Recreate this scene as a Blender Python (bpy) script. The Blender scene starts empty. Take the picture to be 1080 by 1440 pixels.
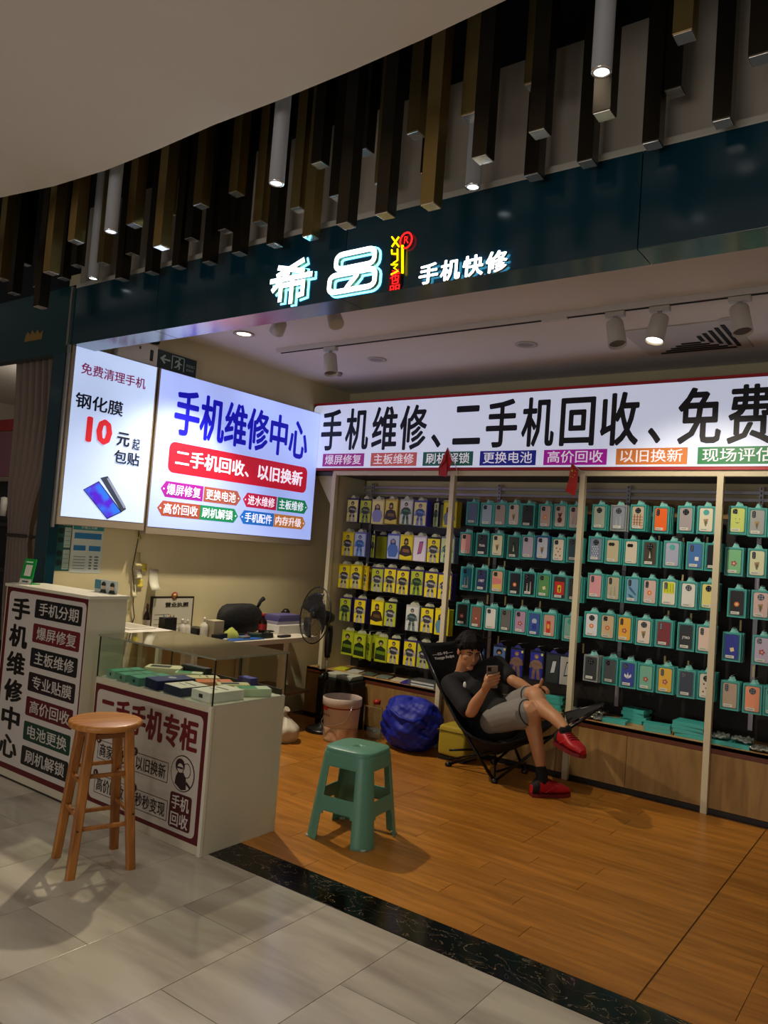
import bpy, bmesh, math, random
from math import sin, cos, pi, radians, atan2, sqrt
from mathutils import Vector, Matrix, Quaternion
random.seed(7)
SC = bpy.context.scene
COL = SC.collection
# ---------------------------------------------------------------- camera
YAW, PIT, ROL, FPX = radians(-36.1168), radians(2.9045), radians(4.2497), 1093.13
EYE = Vector((0, 0, 1.5))
_f = Vector((sin(YAW)*cos(PIT), cos(YAW)*cos(PIT), sin(PIT)))
_r0 = Vector((cos(YAW), -sin(YAW), 0)); _u0 = _r0.cross(_f)
_r = cos(ROL)*_r0 + sin(ROL)*_u0; _u = -sin(ROL)*_r0 + cos(ROL)*_u0
cd = bpy.data.cameras.new('camera'); cam = bpy.data.objects.new('camera', cd); COL.objects.link(cam)
cd.sensor_fit = 'HORIZONTAL'; cd.sensor_width = 36; cd.lens = 36*FPX/1080
cd.clip_start = 0.05; cd.clip_end = 200
cam.matrix_world = Matrix(((_r.x, _u.x, -_f.x, EYE.x), (_r.y, _u.y, -_f.y, EYE.y), (_r.z, _u.z, -_f.z, EYE.z), (0, 0, 0, 1)))
SC.camera = cam
def at(px, py, X=None, Y=None, Z=None, D=None):
    """surveyed point: the sight line of a photo pixel met with a known plane of the place"""
    d = _r*((px-540)/FPX) - _u*((py-720)/FPX) + _f
    if X is not None: t = (X-EYE.x)/d.x
    elif Y is not None: t = (Y-EYE.y)/d.y
    elif Z is not None: t = (Z-EYE.z)/d.z
    else: t = D
    return EYE + d*t
# ---------------------------------------------------------------- world, exposure
w = bpy.data.worlds.new('world'); SC.world = w; w.use_nodes = True
w.node_tree.nodes['Background'].inputs[0].default_value = (1.0, .93, .84, 1)
w.node_tree.nodes['Background'].inputs[1].default_value = 0.15
SC.view_settings.view_transform = 'Standard'; SC.view_settings.look = 'None'
SC.view_settings.gamma = 1; SC.view_settings.use_curve_mapping = False
SC.view_settings.exposure = 0.0
# ---------------------------------------------------------------- lights
def lamp(kind, name, loc, power, color, size=.1, aim=None, angle=None, blend=.5, sy=None):
    L = bpy.data.lights.new(name, kind); o = bpy.data.objects.new(name, L); COL.objects.link(o)
    o.location = loc; L.energy = power; L.color = color
    if kind == 'AREA':
        L.size = size
        if sy: L.shape = 'RECTANGLE'; L.size_y = sy
    else: L.shadow_soft_size = size
    if kind == 'SPOT': L.spot_size = radians(angle); L.spot_blend = blend
    if aim is not None:
        o.rotation_euler = (Vector(aim)-Vector(loc)).to_track_quat('-Z', 'Y').to_euler()
    return o
WARM = (1.0, .86, .64); NEUT = (1.0, .90, .76)
lamp('SPOT', 'downlight_lamp', (-4.24, 3.87, 2.93), 210, WARM, .04, (-3.3, 3.45, 0), 122, .6)
lamp('SPOT', 'track_lamp', (-1.33, 4.17, 2.72), 72, (1, .88, .68), .03, (-1.3, 5.4, 1.35), 84, .8)
lamp('SPOT', 'track_lamp', (-.32, 4.17, 2.74), 34, (1, .86, .62), .03, (-1.25, 2.95, 0), 80, 1)  # added spot out of view, brightens the floor near the threshold
lamp('SPOT', 'tube_lamp', (-2.47, 2.42, 3.02), 20, NEUT, .04, (-2.6, 1.7, 0), 95, .8)
lamp('SPOT', 'tube_lamp', (-.97, 2.3, 3.10), 12, NEUT, .04, (-1.2, 1.6, 0), 95, .8)
lamp('SPOT', 'tube_lamp', (-3.9, 2.40, 3.0), 22, NEUT, .04, (-3.7, 1.9, 0), 90, .8)
lamp('AREA', 'mall_ceiling_lamp', (-2.0, -2.5, 3.1), 20, (1, .90, .78), 2.0, (-2.2, 0, 0), sy=2.0)
lamp('AREA', 'slab_fill_lamp', (-1.0, -3.6, .9), 62, (1, .93, .86), 3.0, (-2.0, .6, 3.2), sy=1.2)  # unseen area lamp added low behind the camera to lift the ceiling slab
lamp('POINT', 'neighbour_fill_lamp', (-6.4, 3.9, 2.6), 16, NEUT, .2)  # added fill without a fixture, lifts the curtain and neighbouring shop
# ---------------------------------------------------------------- materials
M = {}
def mat(name, col, rough=.5, metal=0, spec=.5, emit=None, es=1, trans=0, noise=0, nscale=20, alpha=1, ior=1.45, bump=0, stretch=None, coat=0):
    # one principled material, optionally mottled or bumped by object-space noise
    if name in M: return M[name]
    m = bpy.data.materials.new(name); m.use_nodes = True; nt = m.node_tree; b = nt.nodes['Principled BSDF']
    c = (*col, 1)
    b.inputs['Base Color'].default_value = c; b.inputs['Roughness'].default_value = rough
    b.inputs['Metallic'].default_value = metal; b.inputs['Specular IOR Level'].default_value = spec
    b.inputs['IOR'].default_value = ior; b.inputs['Coat Weight'].default_value = coat; b.inputs['Coat Roughness'].default_value = .13
    if trans: b.inputs['Transmission Weight'].default_value = trans
    if alpha < 1: b.inputs['Alpha'].default_value = alpha
    if emit: b.inputs['Emission Color'].default_value = (*emit, 1); b.inputs['Emission Strength'].default_value = es
    if noise or bump:
        tc = nt.nodes.new('ShaderNodeTexCoord'); mp = nt.nodes.new('ShaderNodeMapping'); n = nt.nodes.new('ShaderNodeTexNoise')
        nt.links.new(tc.outputs['Object'], mp.inputs[0]); nt.links.new(mp.outputs[0], n.inputs['Vector'])
        if stretch: mp.inputs['Scale'].default_value = stretch
        n.inputs['Scale'].default_value = nscale; n.inputs['Detail'].default_value = 4
        if noise:
            r = nt.nodes.new('ShaderNodeValToRGB')
            r.color_ramp.elements[0].position = .3; r.color_ramp.elements[1].position = .7
            r.color_ramp.elements[0].color = (*[max(0, x*(1-noise)) for x in col], 1); r.color_ramp.elements[1].color = (*[min(1, x*(1+noise)) for x in col], 1)
            nt.links.new(n.outputs['Fac'], r.inputs[0]); nt.links.new(r.outputs[0], b.inputs['Base Color'])
        if bump:
            bp = nt.nodes.new('ShaderNodeBump'); bp.inputs['Strength'].default_value = bump; bp.inputs['Distance'].default_value = .01
            nt.links.new(n.outputs['Fac'], bp.inputs['Height']); nt.links.new(bp.outputs[0], b.inputs['Normal'])
    M[name] = m; return m
def srgb(r, g, b):
    f = lambda v: (v/255/12.92 if v/255 <= .04045 else ((v/255+.055)/1.055)**2.4)
    return (f(r), f(g), f(b))
def hx(s): return srgb(int(s[0:2], 16), int(s[2:4], 16), int(s[4:6], 16))
def ink(h, rough=.45): return mat('print_'+h, hx(h), rough)
def glow(name, h, s): return mat(name, (0, 0, 0), .5, emit=hx(h), es=s)
# ---------------------------------------------------------------- mesh helpers
class B:
    def __init__(s): s.bm = bmesh.new()
    def box(s, x0, x1, y0, y1, z0, z1, bev=0, mi=0, T=None):
        r = bmesh.ops.create_cube(s.bm, size=1); vs = r['verts']
        for v in vs: v.co = Vector(((x0+x1)/2+v.co.x*(x1-x0), (y0+y1)/2+v.co.y*(y1-y0), (z0+z1)/2+v.co.z*(z1-z0)))
        es = set(e for v in vs for e in v.link_edges); fs = set(f for v in vs for f in v.link_faces)
        if bev:
            rr = bmesh.ops.bevel(s.bm, geom=list(es), offset=bev, segments=2, affect='EDGES', profile=.6)
            fs = set(rr['faces']) | set(f for v in rr['verts'] for f in v.link_faces)
        vv = set(v for f in fs if f.is_valid for v in f.verts)
        for f in fs:
            if f.is_valid: f.material_index = mi
        if T: bmesh.ops.transform(s.bm, matrix=T, verts=list(vv))
        return s
    def cyl(s, p0, p1, r0, r1=None, seg=12, caps=True, mi=0):
        p0 = Vector(p0); p1 = Vector(p1); r1 = r0 if r1 is None else r1
        d = (p1-p0); q = d.to_track_quat('Z', 'Y').to_matrix()
        rings = []
        for p, r in ((p0, r0), (p1, r1)):
            rings.append([s.bm.verts.new(p + q @ Vector((r*cos(2*pi*i/seg), r*sin(2*pi*i/seg), 0))) for i in range(seg)])
        for i in range(seg):
            f = s.bm.faces.new((rings[0][i], rings[0][(i+1) % seg], rings[1][(i+1) % seg], rings[1][i])); f.smooth = True; f.material_index = mi
        if caps:
            for f in (s.bm.faces.new(rings[0][::-1]), s.bm.faces.new(rings[1])): f.material_index = mi
        return s
    def tube(s, pts, r, seg=8, mi=0, closed=False):
        pts = [Vector(p) for p in pts]; n = len(pts); rings = []; up = Vector((0, 0, 1)); ref = None
        for i, p in enumerate(pts):
            if closed: d = pts[(i+1) % n]-pts[i-1]
            else: d = pts[min(i+1, n-1)]-pts[max(i-1, 0)]
            d.normalize()
            if ref is None: ref = d.orthogonal().normalized()
            ref = (ref-d*ref.dot(d)).normalized(); bn = d.cross(ref)
            rr = r[i] if isinstance(r, (list, tuple)) else r
            rings.append([s.bm.verts.new(p+(ref*cos(2*pi*k/seg)+bn*sin(2*pi*k/seg))*rr) for k in range(seg)])
        m = n if closed else n-1
        for i in range(m):
            a = rings[i]; b = rings[(i+1) % n]
            for k in range(seg):
                f = s.bm.faces.new((a[k], a[(k+1) % seg], b[(k+1) % seg], b[k])); f.smooth = True; f.material_index = mi
        if not closed: s.bm.faces.new(rings[0][::-1]).material_index = mi; s.bm.faces.new(rings[-1]).material_index = mi
        return s
    def lathe(s, prof, c=(0, 0, 0), seg=24, mi=0, axis=None, a0=0, sx=1, sy=1, smooth=True, caps=True):
        c = Vector(c); q = axis.to_track_quat('Z', 'Y').to_matrix() if axis is not None else Matrix.Identity(3)
        rings = []
        for (r, z) in prof:
            rings.append([s.bm.verts.new(c+q @ Vector((r*cos(a0+2*pi*i/seg)*sx, r*sin(a0+2*pi*i/seg)*sy, z))) for i in range(seg)] if r > 1e-6 else [s.bm.verts.new(c+q @ Vector((0, 0, z)))])
        for a, b in zip(rings, rings[1:]):
            for i in range(seg):
                j = (i+1) % seg
                if len(a) == 1 and len(b) == 1: continue
                if len(a) == 1: vs = (a[0], b[j], b[i])
                elif len(b) == 1: vs = (a[i], a[j], b[0])
                else: vs = (a[i], a[j], b[j], b[i])
                f = s.bm.faces.new(vs); f.smooth = smooth; f.material_index = mi
        for rg, rev in (((rings[0], True), (rings[-1], False)) if caps else ()):
            if len(rg) > 1:
                f = s.bm.faces.new(rg[::-1] if rev else rg); f.material_index = mi
        return s
    def poly(s, pts, mi=0, thick=None):
        vs = [s.bm.verts.new(Vector(p)) for p in pts]
        f = s.bm.faces.new(vs); f.material_index = mi
        if thick is not None:
            r = bmesh.ops.extrude_face_region(s.bm, geom=[f]); t = Vector(thick)
            for g in r['geom']:
                if isinstance(g, bmesh.types.BMVert): g.co += t
                if isinstance(g, bmesh.types.BMFace): g.material_index = mi
            f.normal_flip()
            bmesh.ops.recalc_face_normals(s.bm, faces=s.bm.faces)
        return s
    def grid(s, fn, nu, nv, mi=0, closeu=False):
        V = [[s.bm.verts.new(Vector(fn(i/nu, j/nv))) for j in range(nv+1)] for i in range(nu if closeu else nu+1)]
        for i in range(nu):
            for j in range(nv):
                a = V[i]; b = V[(i+1) % len(V)]
                f = s.bm.faces.new((a[j], b[j], b[j+1], a[j+1])); f.smooth = True; f.material_index = mi
        return s
    def solid(s, t):
        bmesh.ops.solidify(s.bm, geom=list(s.bm.faces), thickness=t); return s
    def mesh(s, name, *ms):
        me = bpy.data.meshes.new(name); s.bm.normal_update(); s.bm.to_mesh(me); s.bm.free()
        for m in ms: me.materials.append(m)
        return me
    def ob(s, name, m, parent=None, loc=None, rot=None, **k):
        ms = m if isinstance(m, (list, tuple)) else (m,)
        return link(name, s.mesh(name, *ms), parent, loc, rot, **k)
def link(name, me, parent=None, loc=None, rot=None, **k):
    o = bpy.data.objects.new(name, me); COL.objects.link(o)
    if parent: o.parent = parent
    if loc is not None: o.location = loc
    if rot is not None: o.rotation_euler = rot
    for a, b in k.items(): o[a] = b
    return o
def thing(name, label, cat, loc=(0, 0, 0), rz=0, group=None):
    o = link(name, None, None, loc, (0, 0, rz), label=label, category=cat)
    o.empty_display_size = .05
    if group: o['group'] = group
    return o
def struct(name, b, m, parent=None, loc=None):
    k = {} if parent else {'kind': 'structure'}
    return b.ob(name, m, parent, loc, **k)
def fx(o, kind, **k):
    md = o.modifiers.new(kind.lower(), kind)
    for a, b in k.items(): setattr(md, a, b)
    return md
def smooth(o):
    for p in o.data.polygons: p.use_smooth = True
# text -> flat print lettering
_TX = {}
def tmesh(s, bold=.0, smear=0.0):
    smear = smear + bold*.8; bold = 0
    key = (s, bold, smear)
    if key in _TX: return _TX[key]
    c = bpy.data.curves.new('t', 'FONT'); c.body = s; c.size = 1; c.offset = bold; c.resolution_u = 2; c.fill_mode = 'FRONT'
    o = bpy.data.objects.new('t', c); me = bpy.data.meshes.new_from_object(o)
    bpy.data.objects.remove(o); bpy.data.curves.remove(c)
    V = [tuple(v.co) for v in me.vertices]; F = [tuple(p.vertices) for p in me.polygons]
    bpy.data.meshes.remove(me)
    if smear:
        V2 = []; F2 = []
        for k, (dx, dy) in enumerate(((0, 0), (-1, 0), (1, 0), (0, -.7), (0, .7), (.7, .5), (-.7, .5), (.7, -.5), (-.7, -.5))):
            n = len(V2); V2 += [(x+dx*smear, y+dy*smear, z+k*1e-4) for x, y, z in V]; F2 += [tuple(i+n for i in f) for f in F]
        V, F = V2, F2
    _TX[key] = (V, F); return _TX[key]
def text(s, m, org, w, h, xd, yd, parent=None, name='lettering', bold=.008, smear=0, skew=0, **k):
    """s printed in the box w x h whose lower left corner is org, in the plane xd, yd"""
    V, F = tmesh(s, bold, smear)
    x0 = min(v[0] for v in V); x1 = max(v[0] for v in V); y0 = min(v[1] for v in V); y1 = max(v[1] for v in V)
    if any(ord(ch) > 0x2000 for ch in s): y0, y1 = min(y0, -.09), max(y1, .85)
    xd = Vector(xd).normalized(); yd = Vector(yd).normalized(); n = xd.cross(yd); org = Vector(org)
    P = []
    for v in V:
        a = (v[0]-x0)/(x1-x0)*w; b = (v[1]-y0)/(y1-y0)*h; a += skew*b
        P.append(org+xd*a+yd*b+n*v[2])
    me = bpy.data.meshes.new(name); me.from_pydata(P, [], F); me.materials.append(m)
    return link(name, me, parent, **k)
def panelpoly(pts, org, xd, yd, m, parent=None, name='print_block', off=.001, th=.0008, **k):
    """flat printed shape from 2-D points in the plane xd, yd"""
    xd = Vector(xd); yd = Vector(yd); n = xd.cross(yd); org = Vector(org)+n*off
    b = B(); b.poly([org+xd*p[0]+yd*p[1] for p in pts], thick=n*th)
    return b.ob(name, m, parent, **k)
def rrect(x0, y0, x1, y1, r, n=4):
    o = []
    for cx, cy, a in ((x1-r, y1-r, 0), (x0+r, y1-r, 90), (x0+r, y0+r, 180), (x1-r, y0+r, 270)):
        for i in range(n+1):
            t = radians(a+90*i/n); o.append((cx+r*cos(t), cy+r*sin(t)))
    return o
def circ(cx, cy, r, n=16, ry=None): return [(cx+r*cos(2*pi*i/n), cy+(ry or r)*sin(2*pi*i/n)) for i in range(n)]
# ================================================================ structure
def vein_mat(name, base, vein, rough, scale, rotz, thin=.02, amount=1, spec=.5, soft=False, mid=.5):
    m = mat(name, base, rough, spec=spec); nt = m.node_tree; b = nt.nodes['Principled BSDF']
    tc = nt.nodes.new('ShaderNodeTexCoord'); mp = nt.nodes.new('ShaderNodeMapping'); mp.inputs['Scale'].default_value = scale; mp.inputs['Rotation'].default_value = (0, 0, rotz)
    oi = nt.nodes.new('ShaderNodeObjectInfo'); ad = nt.nodes.new('ShaderNodeVectorMath'); ad.operation = 'MULTIPLY_ADD'
    nt.links.new(oi.outputs['Random'], ad.inputs[0]); ad.inputs[1].default_value = (13, 7, 3)
    nt.links.new(tc.outputs['Object'], ad.inputs[2]); nt.links.new(ad.outputs[0], mp.inputs[0])
    n = nt.nodes.new('ShaderNodeTexNoise'); n.inputs['Scale'].default_value = 2.2; n.inputs['Detail'].default_value = 6; n.inputs['Distortion'].default_value = 1.1 if not soft else .3
    nt.links.new(mp.outputs[0], n.inputs['Vector'])
    r = nt.nodes.new('ShaderNodeValToRGB'); e = r.color_ramp.elements
    if soft:
        e[0].position = .32; e[0].color = (*vein, 1); e[1].position = .62; e[1].color = (*base, 1)
    else:
        e[0].position = mid-thin; e[0].color = (*base, 1); e[1].position = mid+thin; e[1].color = (*base, 1)
        k = e.new(mid); k.color = (*vein, 1)
    nt.links.new(n.outputs['Fac'], r.inputs[0]); nt.links.new(r.outputs[0], b.inputs['Base Color'])
    return m
TILE = vein_mat('marble_tile', hx('C9C2B2'), hx('A0978A'), .17, (.5, 2.6, 1), radians(-62), soft=True)
GROUT = mat('grout', hx('4A443C'), .8)
BLACKM = vein_mat('black_marble', hx('070606'), hx('A08E76'), .12, (3.2, 5, 1), .6, thin=.004, spec=.3)
def wood_mat(name, c1, c2, rough, scale=(1, 14, 14), obj=True, spec=.5):
    m = mat(name, c1, rough, spec=spec); nt = m.node_tree; b = nt.nodes['Principled BSDF']
    tc = nt.nodes.new('ShaderNodeTexCoord'); mp = nt.nodes.new('ShaderNodeMapping'); mp.inputs['Scale'].default_value = scale
    oi = nt.nodes.new('ShaderNodeObjectInfo'); ad = nt.nodes.new('ShaderNodeVectorMath'); ad.operation = 'MULTIPLY_ADD'
    nt.links.new(oi.outputs['Random'], ad.inputs[0]); ad.inputs[1].default_value = (5, 9, 4)
    nt.links.new(tc.outputs['Object'], ad.inputs[2]); nt.links.new(ad.outputs[0], mp.inputs[0])
    n = nt.nodes.new('ShaderNodeTexNoise'); n.inputs['Scale'].default_value = 2.5; n.inputs['Detail'].default_value = 5; n.inputs['Distortion'].default_value = .6
    nt.links.new(mp.outputs[0], n.inputs['Vector'])
    r = nt.nodes.new('ShaderNodeValToRGB'); e = r.color_ramp.elements
    e[0].position = .35; e[0].color = (*c2, 1); e[1].position = .65; e[1].color = (*c1, 1)
    nt.links.new(n.outputs['Fac'], r.inputs[0])
    hs = nt.nodes.new('ShaderNodeHueSaturation'); nt.links.new(r.outputs[0], hs.inputs['Color'])
    mr = nt.nodes.new('ShaderNodeMapRange'); mr.inputs[3].default_value = .88; mr.inputs[4].default_value = 1.08
    nt.links.new(oi.outputs['Random'], mr.inputs[0]); nt.links.new(mr.outputs[0], hs.inputs['Value'])
    nt.links.new(hs.outputs[0], b.inputs['Base Color']); return m
FLOORW = wood_mat('floor_wood', hx('BE7E30'), hx('9C641E'), .30, (1.0, 9, 1))
CABW = wood_mat('cabinet_wood', hx('9C7A48'), hx('7E5E32'), .5, (5, 5, 1.0))
BIRCH = wood_mat('stool_wood', hx('B47636'), hx('8A5222'), .4, (8, 8, 1.5))
PLASTER = mat('wall_paint', hx('CFC49C'), .8, noise=.05, nscale=3)
PLASTER2 = mat('mall_wall_paint', hx('A89F92'), .8, noise=.04, nscale=2)
CEILP = mat('ceiling_paint', hx('D8D2CC'), .85, noise=.03, nscale=2)
DARK = mat('void_dark', hx('1B1F26'), .9)
TEAL = mat('teal_panel', hx('0A3443'), .2, noise=.06, nscale=4, coat=.5)
BLACK = mat('black_plastic', hx('101012'), .4)
WHITEP = mat('white_plastic', hx('D9D6CE'), .4)
ALU = mat('brushed_aluminium', hx('B9B7B2'), .35, metal=.9)
# floors
fl = struct('floor', B().box(-9, 4, -4, 6.3, -.06, -.006), GROUT)
tw, tl = .4133, .87
tm = {}
k = 0
for i in range(-14, 9):
    x0 = -1.655+i*tw
    off = 0 if i % 2 else tl/2
    y = 2.64
    ys = [2.64]
    yy = 2.65-tl-(0 if i % 2 else -tl/2)
    while yy > -1.6: ys.append(yy); yy -= tl
    for a, b in zip(ys, ys[1:]):
        if x0 < -5.6 and b < 1.0: continue
        L = round(a-b, 3)
        if L not in tm: tm[L] = B().box(.0012, tw-.0012, .0012, L-.0012, -.012, 0, .0012).mesh('tile', TILE)
        link('tile', tm[L], fl, (x0, b, 0)); k += 1
struct('floor_threshold', B().box(-9, 1.9, 2.642, 2.85, -.02, .0005, .001), BLACKM)
sf = struct('floor_shop', B().box(-4.85, 1.7, 2.85, 5.85, -.03, -.004), mat('plank_joint', hx('5A3A18'), .7))
pw = .122; pm = {}
for r_ in range(20):
    y0 = 2.852+r_*pw
    for seg, (xa, xb) in enumerate(((-4.8, -.842), (-.838, 1.6))):
        x = xa; first = True
        while x < xb-.01:
            L = .9 if not first else random.choice((.3, .45, .6, .75))
            first = False
            L = round(min(L, xb-x), 3)
            if xb-(x+L) < .15: L = round(xb-x, 3)
            if L not in pm: pm[L] = B().box(.0013, L-.0013, .0003, pw-.0003, -.01, 0).mesh('plank', FLOORW)
            link('plank', pm[L], sf, (x, y0, 0)); x += L
# shop shell
struct('wall_left', B().box(-4.86, -4.74, 2.87, 6.0, 0, 3.2), PLASTER)
struct('wall_back', B().box(-4.95, 1.75, 5.8, 5.95, 0, 3.2), PLASTER)
struct('wall_right', B().box(1.6, 1.75, 2.8, 5.8, 0, 3.2), PLASTER)
struct('ceiling', B().box(-4.74, 1.75, 2.97, 5.95, 3.0, 3.15), CEILP)
# mall wall above the fascia, with its light moulding
struct('wall_mall', B().box(-4.72, 3.5, 2.86, 3.0, 3.08, 3.63), PLASTER2)
struct('trim_1', B().box(-4.72, 3.5, 2.80, 2.86, 3.065, 3.095, .004), mat('moulding_paint', hx('B5B0A6'), .5))
struct('wall_void', B().box(-10, 5, 3.1, 3.2, 3.15, 4.4), DARK)
struct('ceiling_void', B().box(-10, 5, .5, 3.2, 4.3, 4.4), DARK)
# the pale mall ceiling whose free edge sweeps across the picture
edge = [at(*q, Z=3.2) for q in ((-60, 292), (0, 278), (75, 262), (150, 239), (225, 209), (300, 176), (400, 138), (500, 97), (600, 53), (712, 0), (830, -58), (1000, -150))]
pts = [Vector((-9, edge[0].y, 3.2))]+edge+[Vector((4, edge[-1].y, 3.2)), Vector((4, -4, 3.2)), Vector((-9, -4, 3.2))]
struct('ceiling_mall', B().poly(pts, thick=(0, 0, .12)), mat('mall_ceiling_paint', hx('DED6CC'), .85, noise=.02, nscale=1))
# fascia
fa = link('wall_fascia', None, kind='structure')
xs = [-4.655, -3.80, -2.385, -.97, .445, 1.86]
for a, b in zip(xs, xs[1:]):
    B().box(a+.0015, b-.0015, 2.80, 2.972, 2.69, 3.065, .002).ob('panel', TEAL, fa)
B().box(-4.66, 1.9, 2.83, 2.96, 2.70, 3.06).ob('backing', DARK, fa)
nf = struct('wall_fascia_neighbour', B().box(-9, -4.66, 2.80, 2.868, 2.645, 3.09, .002), mat('teal_dark', hx('123840'), .3))
B().box(-4.695, -4.675, 2.785, 2.80, 2.69, 3.075).ob('metal_strip', ALU, nf)
# crown-shaped yellow mark on the neighbour's header
c = at(47, 473, Y=2.8)
panelpoly([(-.11, -.03), (.11, -.03), (.12, .03), (.08, .01), (.05, .045), (.02, .015), (-.02, .045), (-.04, .015), (-.08, .04), (-.1, .01)], (c.x, 2.8, c.z), (1, 0, 0), (0, 0, 1), ink('8A6A34'), nf, name='yellow_emblem')
# teal pillar between the shops
struct('wall_pillar', B().box(-4.86, -4.715, 2.80, 2.868, 0, 2.645, .002), TEAL)
struct('trim_2', B().box(-4.672, -4.652, 2.785, 2.80, 1.50, 2.69), ALU)
# neighbour shop interior
struct('wall_neighbour_back', B().box(-9, -4.86, 5.2, 5.3, 0, 3.1), mat('neighbour_wall', hx('A98E74'), .8))
struct('ceiling_neighbour', B().box(-9, -4.86, 2.95, 5.3, 2.9, 3.0), CEILP)
struct('floor_neighbour', B().box(-9, -4.86, 2.85, 5.3, -.03, 0), mat('neighbour_floor', hx('6A5A4A'), .5))
struct('wall_neighbour_left', B().box(-9.1, -9, -4, 5.3, 0, 3.1), PLASTER2)
# ================================================================ hanging rods and tube lights
GOLD = mat('gold_metal', hx('A8905A'), .36, metal=1); DARKREFL = mat('dark_reflection_metal', hx('4A4338'), .35, metal=1)  # second tone puts dark reflections into the colour of the same rod metal
CAP = mat('mirror_cap', hx('FFFFFF'), .14, metal=.85)
LENS = glow('lamp_lens', 'E8F6FF', 2.2)
rods = [(107, 340, 22, 1), (25, 357, 15, 1), (55, 404, 15, 0), (72, 384, 22, 1), (20, 413, 17, 0), (57, 432, 19, 0), (3, 393, 19, 1), (90, 392, 18, 0), (36, 372, 16, 0),
        (109, 374, 18, 0), (146, 371, 18, 1), (189, 317, 22, 1), (186, 358, 18, 0), (172, 393, 17, 0), (214, 384, 17, 0),
        (235, 301, 22, 1), (227, 348, 19, 1), (252, 376, 17, 0), (283, 290, 22, 1), (270, 337, 20, 0), (295, 370, 17, 0),
        (333, 273, 22, 1), (317, 325, 19, 0), (337, 357, 17, 0), (367, 314, 19, 1), (386, 345, 18, 0), (420, 295, 20, 1),
        (437, 334, 18, 1), (450, 232, 25, 0), (475, 278, 22, 0), (487, 317, 20, 0), (513, 214, 26, 0), (539, 260, 22, 1), (542, 303, 19, 0),
        (585, 190, 26, 1), (604, 245, 22, 0), (606, 290, 23, 1), (663, 165, 29, 1), (679, 224, 27, 0), (759, 188, 28, 0), (751, 249, 25, 0),
        (752, 121, 30, 1), (850, 162, 34, 0), (826, 230, 27, 0), (918, 204, 27, 0), (963, 52, 36, 1), (949, 130, 31, 0),
        (1017, 173, 29, 0), (1069, 83, 36, 0), (1084, 18, 33, 1)]
ROD = {}
def rodmesh(L, g):
    k = (round(L, 2), g)
    if k not in ROD: ROD[k] = B().box(-.03, .03, -.03, .03, 0, k[0], .0015).mesh('hanging_rod', GOLD if g else DARKREFL)
    return ROD[k]
ORD = 'first second third fourth fifth sixth seventh eighth ninth tenth eleventh twelfth thirteenth fourteenth fifteenth sixteenth seventeenth eighteenth nineteenth twentieth twenty-first twenty-second twenty-third twenty-fourth twenty-fifth twenty-sixth twenty-seventh'.split()
capme = B().box(-.0275, .0275, -.0275, .0275, -.004, 0, .001).mesh('end_cap', CAP)
tubes = [(156, 325, 2.2, 'near the left end of the rods'), (131, 391, 2.68, 'lowest one, close above the small lightbox'), (389, 257, 2.2, 'above the first large glowing sign letter'),
         (665, 262, 2.66, 'above the small glowing sign characters'), (846, 100, 2.22, 'nearest the top right corner')]
placed = []
for px, py, yy_, s in tubes:
    p = at(px, py, Y=yy_); placed.append(p.copy())
    t = B().cyl((0, 0, 0), (0, 0, 4.3-p.z), .032, seg=24).ob('tube_light', mat('tube_white', hx('A9ABB2'), .5), None, p, label='slim pale cylindrical downlight among the rods, ' + s, category='ceiling lamp', group='cylindrical downlights among the rods')
    B().lathe([(.024, -.001), (.024, -.005), (.032, -.005), (.032, 0)], seg=24, caps=False).ob('rim', CAP, t, (0, 0, 0))
    B().lathe([(.0, -.002), (.025, -.002)], seg=24, caps=False).ob('lens', LENS, t, (0, 0, 0))
order = sorted(range(len(rods)), key=lambda i: rods[i][0])
for n, i in enumerate(order):
    px, py, wd, g = rods[i]
    p = at(px, py, D=86/wd)
    y = min(2.70, max(2.16, p.y)); y = 2.16+round((y-2.16)/.09)*.09
    p = at(px, py, Y=y)
    for _ in range(6):
        if any(abs(p.x-q.x) < .066 and abs(y-q.y) < .066 for q in placed):
            y = y+.09 if y < 2.65 else y-.36
            p = at(px, py, Y=y)
    placed.append(p.copy())
    tone = 'gold' if g else 'dark bronze'
    o_ = ORD[n] if n < 26 else ORD[len(order)-1-n]
    lab = '%s square ceiling rod, %s one from the %s end' % (tone, o_, 'left' if n < 26 else 'right')
    o = link('hanging_rod', rodmesh(4.3-p.z, g), None, p, label=lab, category='ceiling rod', group='square metal rods hanging above the shopfront')
    link('end_cap', capme, o, (0, 0, 0))
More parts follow.
